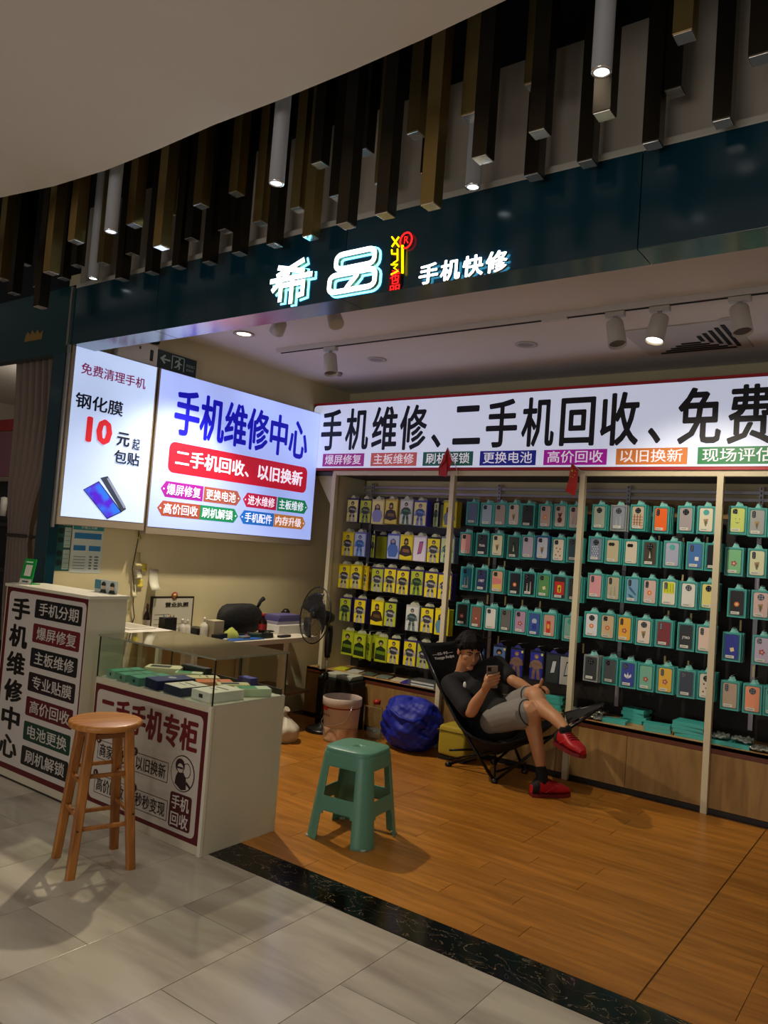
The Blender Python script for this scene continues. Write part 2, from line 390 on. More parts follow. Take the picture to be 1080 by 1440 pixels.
# ================================================================ glowing fascia sign
FACE = glow('letter_face', 'F4FCFF', 3.2); HALO = glow('letter_halo', '66D8FF', 5.0); SIDE = mat('letter_side', hx('8A7448'), .35, metal=.6)
def letter3d(s, p0, p1, y, parent, name, bold=.03, depth=.03):
    V, F = tmesh(s, 0, bold); x0 = min(v[0] for v in V); x1 = max(v[0] for v in V); z0 = min(v[1] for v in V); z1 = max(v[1] for v in V)
    bm = bmesh.new(); vs = [bm.verts.new((p0.x+(v[0]-x0)/(x1-x0)*(p1.x-p0.x), y, p0.z+(v[1]-z0)/(z1-z0)*(p1.z-p0.z))) for v in V]
    for f in F:
        try: bm.faces.new([vs[i] for i in f])
        except ValueError: pass
    return finish3d(bm, y, depth, parent, name)
def finish3d(bm, y, depth, parent, name):
    thin = depth < .01
    base = list(bm.faces)
    r = bmesh.ops.extrude_face_region(bm, geom=base)
    for g in r['geom']:
        if isinstance(g, bmesh.types.BMVert): g.co.y -= depth
    bm.normal_update()
    for f in bm.faces:
        c = f.calc_center_median().y
        f.material_index = 2 if thin else 0 if c < y-depth+1e-4 else (2 if c > y-1e-4 else 1)
    me = bpy.data.meshes.new(name); bm.to_mesh(me); bm.free()
    for m_ in (FACE, SIDE, HALO): me.materials.append(m_)
    return link(name, me, parent)
def strokes3d(paths, w_, p0, p1, y, depth, parent, name):
    if depth > .01: strokes3d(paths, w_+.013, p0, p1, 2.7985, .003, parent, 'halo_plate')
    bm = bmesh.new(); sx = p1.x-p0.x; sz = p1.z-p0.z; rr = w_/2
    for path in paths:
        pp = [Vector((p0.x+a*sx, p0.z+b*sz)) for a, b in path]
        closed = (pp[0]-pp[-1]).length < 1e-4
        if closed: pp = pp[:-1]
        n = len(pp); L = []; R = []
        for i in range(n):
            if closed: a = pp[i-1]; b = pp[(i+1) % n]
            else: a = pp[max(i-1, 0)]; b = pp[min(i+1, n-1)]
            d1 = (pp[i]-a).normalized() if (pp[i]-a).length > 1e-6 else (b-pp[i]).normalized()
            d2 = (b-pp[i]).normalized() if (b-pp[i]).length > 1e-6 else d1
            t = (d1+d2).normalized(); nn = Vector((-t.y, t.x)); k = rr/max(.5, nn.dot(Vector((-d1.y, d1.x))))
            e = Vector((0, 0)) if closed or 0 < i < n-1 else (t*rr*.7*(1 if i else -1))
            L.append(bm.verts.new((pp[i].x+nn.x*k+e.x, y, pp[i].y+nn.y*k+e.y))); R.append(bm.verts.new((pp[i].x-nn.x*k+e.x, y, pp[i].y-nn.y*k+e.y)))
        for i in range(n if closed else n-1):
            j = (i+1) % n; bm.faces.new((L[i], R[i], R[j], L[j]))
    return finish3d(bm, y, depth, parent, name)
ys = 2.790
sg = thing('shop_sign', 'large glowing white two-character shop name with cyan halo on the teal fascia', 'illuminated sign', (0, 0, 0))
strokes3d([[(.18, .90), (.80, .70)], [(.78, .97), (.16, .70)], [(.0, .58), (1, .58)], [(.42, .72), (.06, .34)],
           [(.26, .05), (.26, .42), (.82, .42), (.82, .12), (.72, .10)], [(.54, .52), (.54, -.04)]], .026, at(380, 428, Y=2.775), at(440, 362, Y=2.775), ys, .020, sg, 'letter')
rr = [(a, b) for a, b in rrect(.12, .60, .96, .98, .13)]; rr.append(rr[0])
r2 = [(a, b) for a, b in rrect(.0, .02, 1.0, .46, .13)]; r2.append(r2[0])
strokes3d([rr, r2, [(.62, .44), (.60, .36), (.42, .12), (.38, .04)]], .026, at(463, 414, Y=2.775), at(531, 347, Y=2.775), ys, .020, sg, 'letter')
s2 = thing('repair_sign', 'small glowing white four-character lettering at the right of the fascia sign', 'illuminated sign', (0, 0, 0))
a = at(584, 400, Y=2.76); b = at(714, 347, Y=2.76)
for i, ch in enumerate('手机快修'):
    wx = (b.x-a.x)/4
    letter3d(ch, Vector((a.x+i*wx+.004, 0, a.z)), Vector((a.x+(i+1)*wx-.006, 0, b.z)), 2.790, s2, 'letter', .034, .014)
s3 = thing('neon_sign', 'small vertical yellow and red neon mark between the two glowing letterings', 'neon sign', (0, 0, 0))
YN = glow('neon_yellow', 'FFD800', 2.2); RN = glow('neon_red', 'FF1E1E', 2.2)
def n3(pts, m_, nm='neon_tube', r=.0042): return B().tube([at(x, y, Y=2.785) for x, y in pts], r, 6).ob(nm, m_, s3)
n3([(551, 333), (561, 347)], YN); n3([(561, 333), (551, 347)], YN)
n3([(551, 351), (551, 357), (559, 357)], YN); n3([(559, 350), (559, 366), (553, 370)], YN)
n3([(550, 372), (559, 372), (554, 377), (560, 381), (550, 386)], YN); n3([(566, 345), (566, 384)], YN, r=.006)
c_ = at(571, 338, Y=2.785)
B().tube([(c_.x+.032*cos(t*pi/8), 2.785, c_.z+.036*sin(t*pi/8)) for t in range(16)], .004, 6, closed=True).ob('neon_ring', RN, s3)
a = at(568, 343, Y=2.785); text('R', RN, a, .025, .034, (1, 0, 0), (0, 0, 1), s3)
a = at(548, 396, Y=2.785); text('希', RN, (a.x, 2.785, a.z), .055, .052, (1, 0, 0), (0, 0, 1), s3)
a = at(548, 409, Y=2.785); text('品', RN, (a.x, 2.785, a.z), .055, .048, (1, 0, 0), (0, 0, 1), s3)
a = at(546, 409, Y=2.789); b = at(564, 383, Y=2.789)
B().box(a.x, b.x, 2.787, 2.792, a.z-.002, b.z).ob('backing_plate', mat('red_acrylic', hx('7A1010'), .3), s3)
a = at(549, 390, Y=2.8); b = at(564, 332, Y=2.8)
B().box(a.x, b.x+.03, 2.793, 2.80, a.z-.05, b.z).ob('mount_plate', BLACK, s3)
# ================================================================ shop ceiling fittings
def downlight(px, py, lit, lab):
    p = at(px, py, Z=3.0)
    o = B().lathe([(.052, 0), (.075, 0), (.078, -.006), (.056, -.008), (.05, -.002)], seg=28, caps=False).ob('downlight', mat('downlight_trim', hx('B8B0AA'), .5), None, (p.x, p.y, 2.9995), label=lab, category='ceiling lamp', group='recessed downlights in the shop ceiling')
    B().lathe([(0, .0), (.052, .0)], seg=24, caps=False).ob('lens', glow('warm_lens', 'FFF0C8', 6) if lit else mat('dull_lens', hx('8A8280'), .4), o, (0, 0, -.003))
downlight(343, 469, 1, 'round recessed downlight glowing warm white above the left lightboxes')
downlight(530, 505, 0, 'unlit recessed downlight left of centre behind the track')
downlight(740, 484, 0, 'unlit recessed downlight in the middle of the ceiling')
downlight(1027, 451, 0, 'unlit recessed downlight beside the air vent at the right')
tr = B().box(-4.24, 1.3, 4.245, 4.28, 2.965, 3.0, .002).ob('lighting_track', mat('track_white', hx('C6C0BC'), .5), None, label='long white lighting track across the shop ceiling', category='track')
B().box(-4.2, 1.28, 4.256, 4.269, 2.960, 2.966).ob('track_slot', DARK, tr)
B().box(-2.03, -1.87, 4.24, 4.285, 2.955, 2.966, .002).ob('feed_joint', mat('track_white', (0, 0, 0)), tr)
WS = mat('spot_white', hx('B5AFA9'), .45)
def spot(x, tilt, turn, lit, lab):
    o = thing('track_spotlight', lab, 'spotlight', (x, 4.262, 2.96), 0, 'spotlights on the ceiling track')
    B().box(-.055, .055, -.02, .02, -.028, 0, .003).ob('adapter', WS, o)
    B().cyl((0, 0, -.028), (0, 0, -.075), .012).ob('stem', WS, o)
    ax = Vector((sin(turn)*sin(tilt), -cos(turn)*sin(tilt), -cos(tilt)))
    c = Vector((0, 0, -.075))
    b = B(); b.lathe([(.0, -.0), (.045, 0), (.048, .01), (.052, .15), (.047, .15), (.045, .135)], c-ax*.02, 24, axis=ax); b.ob('lamp_head', WS, o)
    b = B(); b.lathe([(0, .136), (.046, .136)], c-ax*.02, 24, axis=ax); b.ob('lens', glow('track_lens', 'FFF2D0', 14) if lit else mat('dull_lens', (0, 0, 0)), o)
spot(-3.70, .25, 1.2, 0, 'white track spotlight alone at the left end of the track')
spot(-1.58, .32, .9, 0, 'unlit white track spotlight directly left of the lit one')
spot(-1.33, .25, -.4, 1, 'lit warm white track spotlight in front of the air vent')
spot(-.92, .3, .8, 0, 'unlit white track spotlight right of the air vent')
spot(-.32, .55, -1.0, 1, 'added lit track spotlight out of view, right of the unlit ones')  # fixture added beyond the view for the extra floor spot
for px, py, l in ((468, 449, 'rounded white ceiling spot peeking below the fascia under the glowing sign'), (395, 459, 'pale cone-shaped ceiling spot peeking below the fascia beside the lit downlight')):
    p = at(px, py, Z=2.93)
    o = thing('ceiling_spot', l, 'spotlight', (p.x, p.y, 3.0))
    B().cyl((0, 0, 0), (0, 0, -.03), .02).ob('stem', WS, o)
    ax = Vector((.5, -.2, -.85)).normalized() if px > 400 else Vector((-.6, .3, -.5)).normalized()
    b = B(); b.lathe([(0, 0), (.03, 0), (.045, .02), (.05, .10), (.042, .102), (.0, .09)], (0, 0, -.03), 20, axis=ax); b.ob('lamp_head', WS, o)
v0 = at(885, 471, Z=3.0); v1 = at(1034, 491, Z=3.0)
vt = B().box(-1.72, -1.06, 4.74, 5.36, 2.992, 3.0, .002).ob('air_vent', mat('vent_white', hx('BDB8B2'), .5), None, label='square white four-way air vent in the shop ceiling', category='air vent')
VD = mat('vent_dark', hx('0C0C0E'), .8)
cx, cy = -1.39, 5.05
for k_ in range(5):
    r_ = .08+k_*.045
    for (dx, dy) in ((1, 0), (0, 1)):
        if dx: B().box(cx+dx*r_-.012, cx+dx*r_+.012, cy-r_+.02, cy+r_-.02, 2.988, 2.9925).ob('slot', VD, vt)
        else: B().box(cx-r_+.02, cx+r_-.02, cy+dy*r_-.012, cy+dy*r_+.012, 2.988, 2.9925).ob('slot', VD, vt)
p = at(477, 524, Z=3.0)
B().lathe([(.0, -.03), (.02, -.03), (.028, -.012), (.028, 0)], seg=16).ob('ceiling_sensor', mat('dull_lens', (0, 0, 0)), None, (p.x, p.y, 3.0), label='tiny sprinkler sensor on the ceiling beside the leftmost track spotlight', category='sensor')
# ================================================================ long sign board on the back wall
XR = (1, 0, 0); ZU = (0, 0, 1); YF = (0, 1, 0)
def lit_ink(h, s=.35): return mat('lit_%s_%g' % (h, s), hx(h), .4, emit=hx(h), es=s)
sb = thing('sign_board', 'long white backlit sign board with red edges above the back wall shelves', 'sign board', (0, 0, 0))
BOARD = lit_ink('DDE6FF', .42)
B().box(-4.735, 1.5, 5.29, 5.33, 2.185, 2.80).ob('board_case', mat('board_case', hx('6A1A20'), .5), sb)
B().poly([(-4.728+a, 5.288, 2.208+b_) for a, b_ in rrect(0, 0, 6.2, .57, .035)], thick=(0, -.002, 0)).ob('board_face', BOARD, sb)
REDS = mat('red_strip', hx('B0202C'), .4)
B().box(-4.735, 1.5, 5.284, 5.292, 2.782, 2.80).ob('red_strip', REDS, sb); B().box(-4.735, 1.5, 5.284, 5.292, 2.185, 2.204).ob('red_strip', REDS, sb)
INKD = mat('sign_ink', hx('16131E'), .5)
yb = 5.2855
def glyph_xz(ch, px0, px1, z0, z1, y, m_, parent, smear=.026, bold=.0, pyr=605):
    a = at(px0, pyr, Y=y).x; b = at(px1, pyr, Y=y).x
    V, F = tmesh(ch, bold, smear); x0 = min(v[0] for v in V); x1 = max(v[0] for v in V); q0 = min(v[1] for v in V); q1 = max(v[1] for v in V)
    P = [(a+(v[0]-x0)/(x1-x0)*(b-a), y-v[2], z0+(v[1]-q0)/(q1-q0)*(z1-z0)) for v in V]
    me = bpy.data.meshes.new('lettering'); me.from_pydata(P, [], F); me.materials.append(m_); return link('lettering', me, parent)
for ch, x0, x1, z0, z1 in (('手', 452, 481, 2.365, 2.735), ('机', 486, 518.5, 2.365, 2.735), ('维', 523, 558.5, 2.36, 2.735), ('修', 562, 600, 2.355, 2.735), ('、', 607, 621, 2.37, 2.48),
                           ('二', 637, 676, 2.39, 2.70), ('手', 683, 727, 2.36, 2.735), ('机', 733, 779, 2.36, 2.735), ('回', 787, 836, 2.36, 2.715), ('收', 843.5, 898, 2.355, 2.735),
                           ('、', 911, 929.5, 2.365, 2.475), ('免', 952, 1014, 2.355, 2.735), ('费', 1022, 1086, 2.35, 2.735)):
    glyph_xz(ch, x0, x1, z0, z1, yb, INKD, sb)
for s, x0, x1, h_ in (('爆屏修复', 454, 512, 'A8308C'), ('主板维修', 521.5, 586, 'C9605A'), ('刷机解锁', 594.7, 665, '1F5A4C'), ('更换电池', 674.7, 753.5, '1C2590'), ('高价回收', 764.4, 853.3, 'B01CA8'),
                      ('以旧换新', 866, 966.5, 'D07A3A'), ('现场评估', 980.7, 1096, '1B7A45')):
    a = at(x0, 645, Y=yb).x; b = at(x1, 645, Y=yb).x
    B().box(a, b, yb-.0005, yb+.001, 2.222, 2.335).ob('print_block', lit_ink(h_, .25), sb)
    text(s, lit_ink('EEEAF4', .35), (a+.03, yb-.0015, 2.238), b-a-.06, .088, XR, ZU, sb, bold=.0, smear=.008)
# ================================================================ left wall lightboxes
XL = -4.65
def lp(px, py, d=.004): return at(px, py, X=XL+d)
FR = mat('lightbox_frame', hx('A79A88'), .4, metal=.3)
def lightbox_face(name, col, s):
    m_ = mat(name, hx(col), .4, emit=hx(col), es=s); nt = m_.node_tree; b = nt.nodes['Principled BSDF']
    n = nt.nodes.new('ShaderNodeTexNoise'); tc = nt.nodes.new('ShaderNodeTexCoord'); mr = nt.nodes.new('ShaderNodeMapRange')
    n.inputs['Scale'].default_value = 1.6; n.inputs['Detail'].default_value = 1; nt.links.new(tc.outputs['Object'], n.inputs[0]); nt.links.new(n.outputs['Fac'], mr.inputs[0])
    mr.inputs[1].default_value = .3; mr.inputs[2].default_value = .7; mr.inputs[3].default_value = s*.85; mr.inputs[4].default_value = s*1.15
    nt.links.new(mr.outputs[0], b.inputs['Emission Strength']); return m_
lb = thing('large_lightbox', 'wide glowing bluish lightbox with blue heading and red banner on the left wall', 'lightbox', (0, 0, 0))
B().box(-4.738, XL-.001, 3.505, 5.285, 1.50, 2.705, .004).ob('housing', FR, lb)
B().poly([(XL-.001, 3.515, 1.555), (XL-.001, 5.28, 1.555), (XL-.001, 5.28, 2.70), (XL-.001, 3.515, 2.70)], thick=(.002, 0, 0)).ob('face', lightbox_face('face_blue', 'A9BCFF', .78), lb)
def lt(s, p0, p1, m_, parent, bold=.02, smear=.0, yt=None):
    a = lp(*p0); b = lp(*p1)
    return text(s, m_, (XL+.004, a.y, a.z), b.y-a.y, (b.z-a.z) if yt is None else yt, YF, ZU, parent, bold=bold, smear=smear)
def lpoly(pts, m_, parent, off=.0015, nm='print_block'):
    return B().poly([at(x, y, X=XL+off) for x, y in pts], thick=(.0006, 0, 0)).ob(nm, m_, parent)
lt('手机维修中心', (243, 610), (435, 594), mat('blue_ink', hx('1410D8'), .5, emit=hx('1410D8'), es=.35), lb, .0, .032)
a = lp(235.6, 663.5); b = lp(433, 658)
B().poly([(XL+.0012, a.y+p_[0], a.z+p_[1]) for p_ in rrect(0, 0, b.y-a.y, b.z-a.z, .05)], thick=(.0006, 0, 0)).ob('banner', mat('banner_red', hx('C81C34'), .5, emit=hx('D01C38'), es=.5), lb)
text('二手机回收、以旧换新', mat('lit_white', hx('F0F0FF'), .5, emit=hx('F0F0FF'), es=.75), (XL+.004, a.y+.06, a.z+.055), b.y-a.y-.12, b.z-a.z-.10, YF, ZU, lb, bold=.0, smear=.026)
def tagshape(y0, y1, z0, z1, left, h_, s):
    h = (z1-z0); n_ = .045
    if left: pts = [(y0, (z0+z1)/2), (y0+n_, z0), (y1, z0), (y1, z1), (y0+n_, z1)]
    else: pts = [(y0, z0), (y1-n_, z0), (y1, (z0+z1)/2), (y1-n_, z1), (y0, z1)]
    B().poly([(XL+.0012, a_, b_) for a_, b_ in pts], thick=(.0006, 0, 0)).ob('label_block', mat('lit_'+h_, hx(h_), .5, emit=hx(h_), es=.5), lb)
    W_ = M['lit_white']
    text(s, W_, (XL+.004, y0+(.055 if left else .02), z0+h*.16), y1-y0-.08, h*.70, YF, ZU, lb, bold=.008, smear=.006)
    B().poly([(XL+.0025, (y0+.028 if left else y1-.028)+q[0], (z0+z1)/2+q[1]) for q in circ(0, 0, .007, 10)], thick=(.0005, 0, 0)).ob('dot', W_, lb)
r1 = (lp(284, 705).z, lp(284, 683.4).z); r2_ = (lp(282, 730.6).z, lp(282, 710).z)
for z_, row in ((r1, (('爆屏修复', 225, 284, 1, 'A020A0'), ('更换电池', 286.5, 338, 0, 'A85A48'), ('进水维修', 342, 388.5, 1, 'C0204A'), ('主板维修', 391, 433, 0, '1A8A5A'))),
                (r2_, (('高价回收', 222.5, 282, 1, 'A8503C'), ('刷机解锁', 283, 336, 0, '1A8A5A'), ('手机配件', 339.5, 386.5, 1, '2070D0'), ('内存升级', 388, 431.5, 0, 'C88040')))):
    for s, x0, x1, lf, h_ in row:
        tagshape(lp(x0, 700).y, lp(x1, 715).y, z_[0], z_[1], lf, h_, s)
sl = thing('small_lightbox', 'tall narrow glowing lightbox with red number ten and phone picture beside the pillar', 'lightbox', (0, 0, 0))
B().box(-4.738, XL-.001, 3.0 if 0 else 2.812, 3.488, 1.52, 2.705, .004).ob('housing', FR, sl)
B().poly([(XL-.001, 2.835, 1.575), (XL-.001, 3.475, 1.575), (XL-.001, 3.475, 2.70), (XL-.001, 2.835, 2.70)], thick=(.002, 0, 0)).ob('face', lightbox_face('face_white', 'BCD0F8', .82), sl)
MG = mat('magenta_ink', hx('9A1F5A'), .5, emit=hx('9A1F5A'), es=.3); NV = mat('navy_ink', hx('0E1233'), .5)
lt('免费清理手机', (113.7, 525), (205.5, 533), MG, sl, .0, .016)
lt('钢化膜', (105, 572), (174, 566), NV, sl, .0, .022)
lt('10', (119.5, 621), (159.5, 592), mat('ten_red', hx('D02030'), .5, emit=hx('E02030'), es=.5), sl, 0, .05)
lt('元', (163.5, 626), (183.5, 609), NV, sl, 0, .035); lt('起', (185.5, 632), (197.5, 618), NV, sl, .02)
lt('包贴', (159.5, 650.5), (197, 638), NV, sl, .0, .022)
ph = lpoly([(141, 672), (151.5, 669.5), (177.5, 716), (171, 720)], mat('pic_grey', hx('3A4258'), .4, emit=hx('3A4258'), es=.4), sl, .001, 'phone_picture')
lpoly([(150, 673), (153.5, 672), (177, 713), (174, 715)], mat('pic_grey2', hx('8A94B0'), .4, emit=hx('8A94B0'), es=.5), sl, .002, 'phone_picture')
vm = mat('pic_violet', hx('5A28D0'), .4, emit=hx('5A28D0'), es=.7); nt = vm.node_tree; tc = nt.nodes.new('ShaderNodeTexCoord'); nn = nt.nodes.new('ShaderNodeTexNoise'); nn.inputs['Scale'].default_value = 9
cr = nt.nodes.new('ShaderNodeValToRGB'); cr.color_ramp.elements[0].position = .42; cr.color_ramp.elements[0].color = (*hx('4A1FC8'), 1); cr.color_ramp.elements[1].position = .58; cr.color_ramp.elements[1].color = (*hx('2C6CF0'), 1)
nt.links.new(tc.outputs['Object'], nn.inputs[0]); nt.links.new(nn.outputs['Fac'], cr.inputs[0])
for t_ in ('Base Color', 'Emission Color'): nt.links.new(cr.outputs[0], nt.nodes['Principled BSDF'].inputs[t_])
lpoly([(117, 688.5), (139, 676.5), (171.5, 720), (150.5, 730)], NV, sl, .0025, 'phone_picture')
lpoly([(118.5, 688.8), (138.6, 678), (169.5, 719.8), (150.7, 728.6)], vm, sl, .0035, 'phone_picture')
# exit sign and white box above the lightboxes
es = thing('exit_sign', 'dark green exit sign with white arrow and running figure above the large lightbox', 'sign', (0, 0, 0))
B().box(-4.738, -4.685, 3.50, 3.86, 2.707, 2.845, .003).ob('case', mat('exit_green', hx('0C2A2A'), .4), es)
WI = mat('exit_white', hx('A8C0B8'), .5)
def ep(pts, nm='symbol'): return B().poly([(-4.684, 3.50+a_, 2.70+b_) for a_, b_ in pts], thick=(.001, 0, 0)).ob(nm, WI, es)
ep([(.02, .085), (.06, .12), (.07, .11), (.05, .09), (.11, .09), (.11, .078), (.05, .078), (.07, .06), (.06, .05)], 'arrow')
for x0, y0, x1, y1 in ((.125, .03, .132, .13), (.235, .03, .242, .13), (.125, .125, .242, .131)): ep([(x0, y0), (x1, y0), (x1, y1), (x0, y1)], 'door_symbol')
ep(circ(.195, .115, .009, 10)); ep([(.165, .10), (.19, .105), (.205, .085), (.222, .082), (.222, .076), (.202, .076), (.198, .07), (.205, .05), (.195, .035), (.188, .038), (.195, .05), (.185, .06), (.17, .045), (.15, .045), (.15, .052), (.167, .054), (.18, .075), (.185, .092), (.17, .09), (.16, .078), (.154, .082)], 'running_figure')
text('安全出口', WI, (-4.683, 3.76, 2.775), .08, .022, YF, ZU, es, bold=0); text('EXIT', WI, (-4.683, 3.765, 2.745), .07, .016, YF, ZU, es, bold=0)
wb = thing('white_junction_box', 'white box with small dark marks and a switch above the two lightboxes', 'box', (0, 0, 0))
B().box(-4.738, -4.675, 3.16, 3.49, 2.706, 2.86, .003).ob('case', WHITEP, wb)
for y_, z_, a_ in ((3.23, 2.835, .03), (3.28, 2.835, .025), (3.33, 2.815, .014)): B().box(-4.676, -4.673, y_, y_+a_, z_-.012, z_+.008).ob('mark', BLACK, wb)
B().box(-4.676, -4.671, 3.425, 3.45, 2.74, 2.82, .001).ob('switch', BLACK, wb)
p = at(213, 483, X=-4.74); B().lathe([(0, -.02), (.03, -.02), (.04, 0), (.035, .02), (0, .024)], (-4.70, p.y, 2.90), 14).ob('alarm_sounder', BLACK, None, label='small dark round device above the white box near the fascia', category='device')
# ================================================================ kiosk with printed front
LAM = mat('cream_laminate', hx('CFC7AE'), .45, noise=.03, nscale=5)
MAR = ink('5A0F1A'); PNL = ink('CFC6C0')
kk = thing('reception_kiosk', 'tall cream reception kiosk with maroon-bordered vertical service price panel', 'kiosk', (0, 0, 0))
B().box(-4.66, -3.80, 2.533, 2.783, 0.0, 1.12, .002).ob('body', LAM, kk)
B().box(-4.67, -3.785, 2.525, 2.79, 1.12, 1.138, .002).ob('top_panel', mat('pale_laminate', hx('DCD6C2'), .3), kk)
B().box(-4.66, -3.80, 2.530, 2.533, 0.0, .010).ob('base_strip', ink('2A2620'), kk)
B().box(-4.645, -3.802, 2.530, 2.532, .055, 1.118).ob('panel_border', MAR, kk)
B().poly([(-4.61+a, 2.5298, .088+b) for a, b in rrect(0, 0, .80, 1.008, .03)], thick=(0, -.0006, 0)).ob('panel_face', PNL, kk)
for i, ch in enumerate('手机维修中心'):
    text(ch, ink('14100F'), (-4.572, 2.5285, .93-i*.1615), .205, .135, XR, ZU, kk, bold=.0, smear=.042)
for i, (s, h_) in enumerate((('手机分期', '17171A'), ('爆屏修复', '6A1822'), ('主板维修', '17171A'), ('专业贴膜', '24141A'), ('高价回收', '5A101E'), ('电池更换', '153A2A'), ('刷机解锁', '151716'))):
    z0 = .964-i*.1408
    B().poly([(-4.318+a, 2.529, z0+b) for a, b in rrect(0, 0, .474, .108, .012)], thick=(0, -.0005, 0)).ob('service_block', ink(h_), kk)
    text(s, ink('C9C2BC'), (-4.275, 2.528, z0+.018), .40, .074, XR, ZU, kk, bold=.0, smear=.014)
# stand with a green payment card on the kiosk
pc = thing('payment_card', 'small green acrylic payment card standing on the kiosk top', 'card stand', (-4.58, 2.60, 1.138), radians(4))
p0 = [(-.062, 0, 0), (.062, 0, 0), (.052, .03, .155), (-.066, .03, .155)]
b = B(); b.poly(p0, thick=(0, .004, 0)); b.ob('card', mat('card_green', hx('0E9A3E'), .35), pc)
B().poly([(-.058, -.002, .0), (.058, -.002, .0), (.058, .004, .032), (-.058, .004, .032)], thick=(0, -.001, 0)).ob('white_strip', WHITEP, pc)
B().poly([(-.03, .007, .05), (.034, .007, .05), (.032, .021, .118), (-.032, .021, .118)], thick=(0, -.0012, 0)).ob('blank_square', ink('E8E6D8'), pc)
B().poly([(-.04, .022, .130), (.03, .022, .130), (.03, .0245, .14), (-.04, .0245, .14)], thick=(0, -.001, 0)).ob('print_line', ink('BFE8C8'), pc)
B().poly([(-.03, -.001, .012), (.03, -.001, .012), (.03, .001, .02), (-.03, .001, .02)], thick=(0, -.0012, 0)).ob('print_line', ink('2A5A3A'), pc)
B().box(-.05, .05, .03, .07, .0, .004).ob('foot', mat('card_green', (0, 0, 0)), pc)
# small things at the back of the kiosk top
o = thing('phone_charm_card', 'small blue and white card with two dark-haired cartoon heads on the kiosk end', 'card', (-3.97, 2.76, 1.138))
B().box(-.12, .10, -.004, .0, 0, .075, .001).ob('card', ink('B8C4C4'), o)
B().box(-.12, -.06, -.0055, -.004, 0.02, .07).ob('blue_part', ink('3A7A8A'), o)
for x_ in (-.03, .055):
    B().poly([(x_+a, -.006, .035+b) for a, b in circ(0, 0, .018, 14)], thick=(0, -.001, 0)).ob('print_head', ink('C8A888'), o)
    B().poly([(x_+a, -.0075, .045+max(b, -.004)) for a, b in circ(0, 0, .02, 14)], thick=(0, -.001, 0)).ob('print_hair', ink('15120F'), o)
    B().poly([(x_-.032, -.0065, 0), (x_+.032, -.0065, 0), (x_+.02, -.0065, .02), (x_-.02, -.0065, .02)], thick=(0, -.001, 0)).ob('print_body', ink('1A2A20'), o)
# ================================================================ glass display counter
def glass_mat(name, tint, pw=4, mx_=.75, r=.0):
    m = bpy.data.materials.new(name); m.use_nodes = True; nt = m.node_tree; nt.nodes.remove(nt.nodes['Principled BSDF'])
    t = nt.nodes.new('ShaderNodeBsdfTransparent'); g = nt.nodes.new('ShaderNodeBsdfGlossy'); fr = nt.nodes.new('ShaderNodeMapRange'); lw = nt.nodes.new('ShaderNodeLayerWeight'); pw_ = nt.nodes.new('ShaderNodeMath'); pw_.operation = 'POWER'; pw_.inputs[1].default_value = pw; mx = nt.nodes.new('ShaderNodeMixShader')
    t.inputs[0].default_value = (*tint, 1); g.inputs['Roughness'].default_value = r; fr.inputs[3].default_value = .045; fr.inputs[4].default_value = mx_; nt.links.new(lw.outputs['Facing'], pw_.inputs[0]); nt.links.new(pw_.outputs[0], fr.inputs[0])
    nt.links.new(fr.outputs[0], mx.inputs[0]); nt.links.new(t.outputs[0], mx.inputs[1]); nt.links.new(g.outputs[0], mx.inputs[2])
    nt.links.new(mx.outputs[0], nt.nodes['Material Output'].inputs[0]); M[name] = m; return m
GLS = glass_mat('counter_glass', (.95, .985, .96)); GTOP = glass_mat('counter_glass_top', (.88, .90, .84), 1.6, .95, .05)
dc = thing('display_counter', 'cream second-hand phone counter with glass display case and maroon-bordered front', 'display counter', (0, 0, 0))
x0, x1, y0, y1, zt = -3.745, -2.81, 2.585, 3.09, .70
B().box(x0, x1, y0, y1, 0, zt, .002).ob('body', LAM, dc)
B().box(x1-.018, x1+.003, y0-.006, y0+.012, 0, zt, .002).ob('edge_strip', mat('pale_laminate', (0, 0, 0)), dc)
B().box(x0+.01, x1-.02, y0-.0035, y0, .045, .672).ob('panel_border', MAR, dc)
B().poly([(-3.712+a, y0-.004, .068+b) for a, b in rrect(0, 0, .855, .578, .03)], thick=(0, -.0005, 0)).ob('panel_face', ink('C6BDB2'), dc)
yq = y0-.0055
text('二手手机专柜', ink('6A121C'), (-3.675, yq, .462), .79, .158, XR, ZU, dc, bold=0, smear=.042)
def frame2(xa, xb, za, zb, t, m_):
    b = B(); y_ = yq
    for a_, b_, c_, d_ in ((xa, xb, za, za+t), (xa, xb, zb-t, zb), (xa, xa+t, za, zb), (xb-t, xb, za, zb)): b.box(a_, b_, y_-.0004, y_, c_, d_)
    return b.ob('label_frame', m_, dc)
for (s, xa, za, n_) in (('商家直收', -3.665, .283, '1'), ('以旧换新', -3.352, .283, '2'), ('高价回收', -3.668, .103, '3'), ('秒秒变现', -3.335, .103, '4')):
    frame2(xa, xa+.272, za, za+.098, .003, ink('3A1A1A'))
    text(s, ink('241414'), (xa+.018, yq-.0008, za+.014), .236, .070, XR, ZU, dc, bold=0, smear=.008)
    B().poly([(xa+.005+a, yq-.001, za+.100+b) for a, b in circ(0, 0, .021, 16)], thick=(0, -.0004, 0)).ob('number_badge', ink('3A1416'), dc)
    text(n_, ink('C6BDB2'), (xa-.002, yq-.0022, za+.090), .012, .020, XR, ZU, dc)
cx, cz = -2.972, .354
B().poly([(cx+a, yq-.0006, cz+b) for a, b in circ(0, 0, .087, 32)], thick=(0, -.0004, 0)).ob('round_emblem', ink('2A1A1A'), dc)
B().poly([(cx+a, yq-.0016, cz+b) for a, b in circ(0, 0, .082, 32)], thick=(0, -.0004, 0)).ob('round_emblem', ink('C6BDB2'), dc)
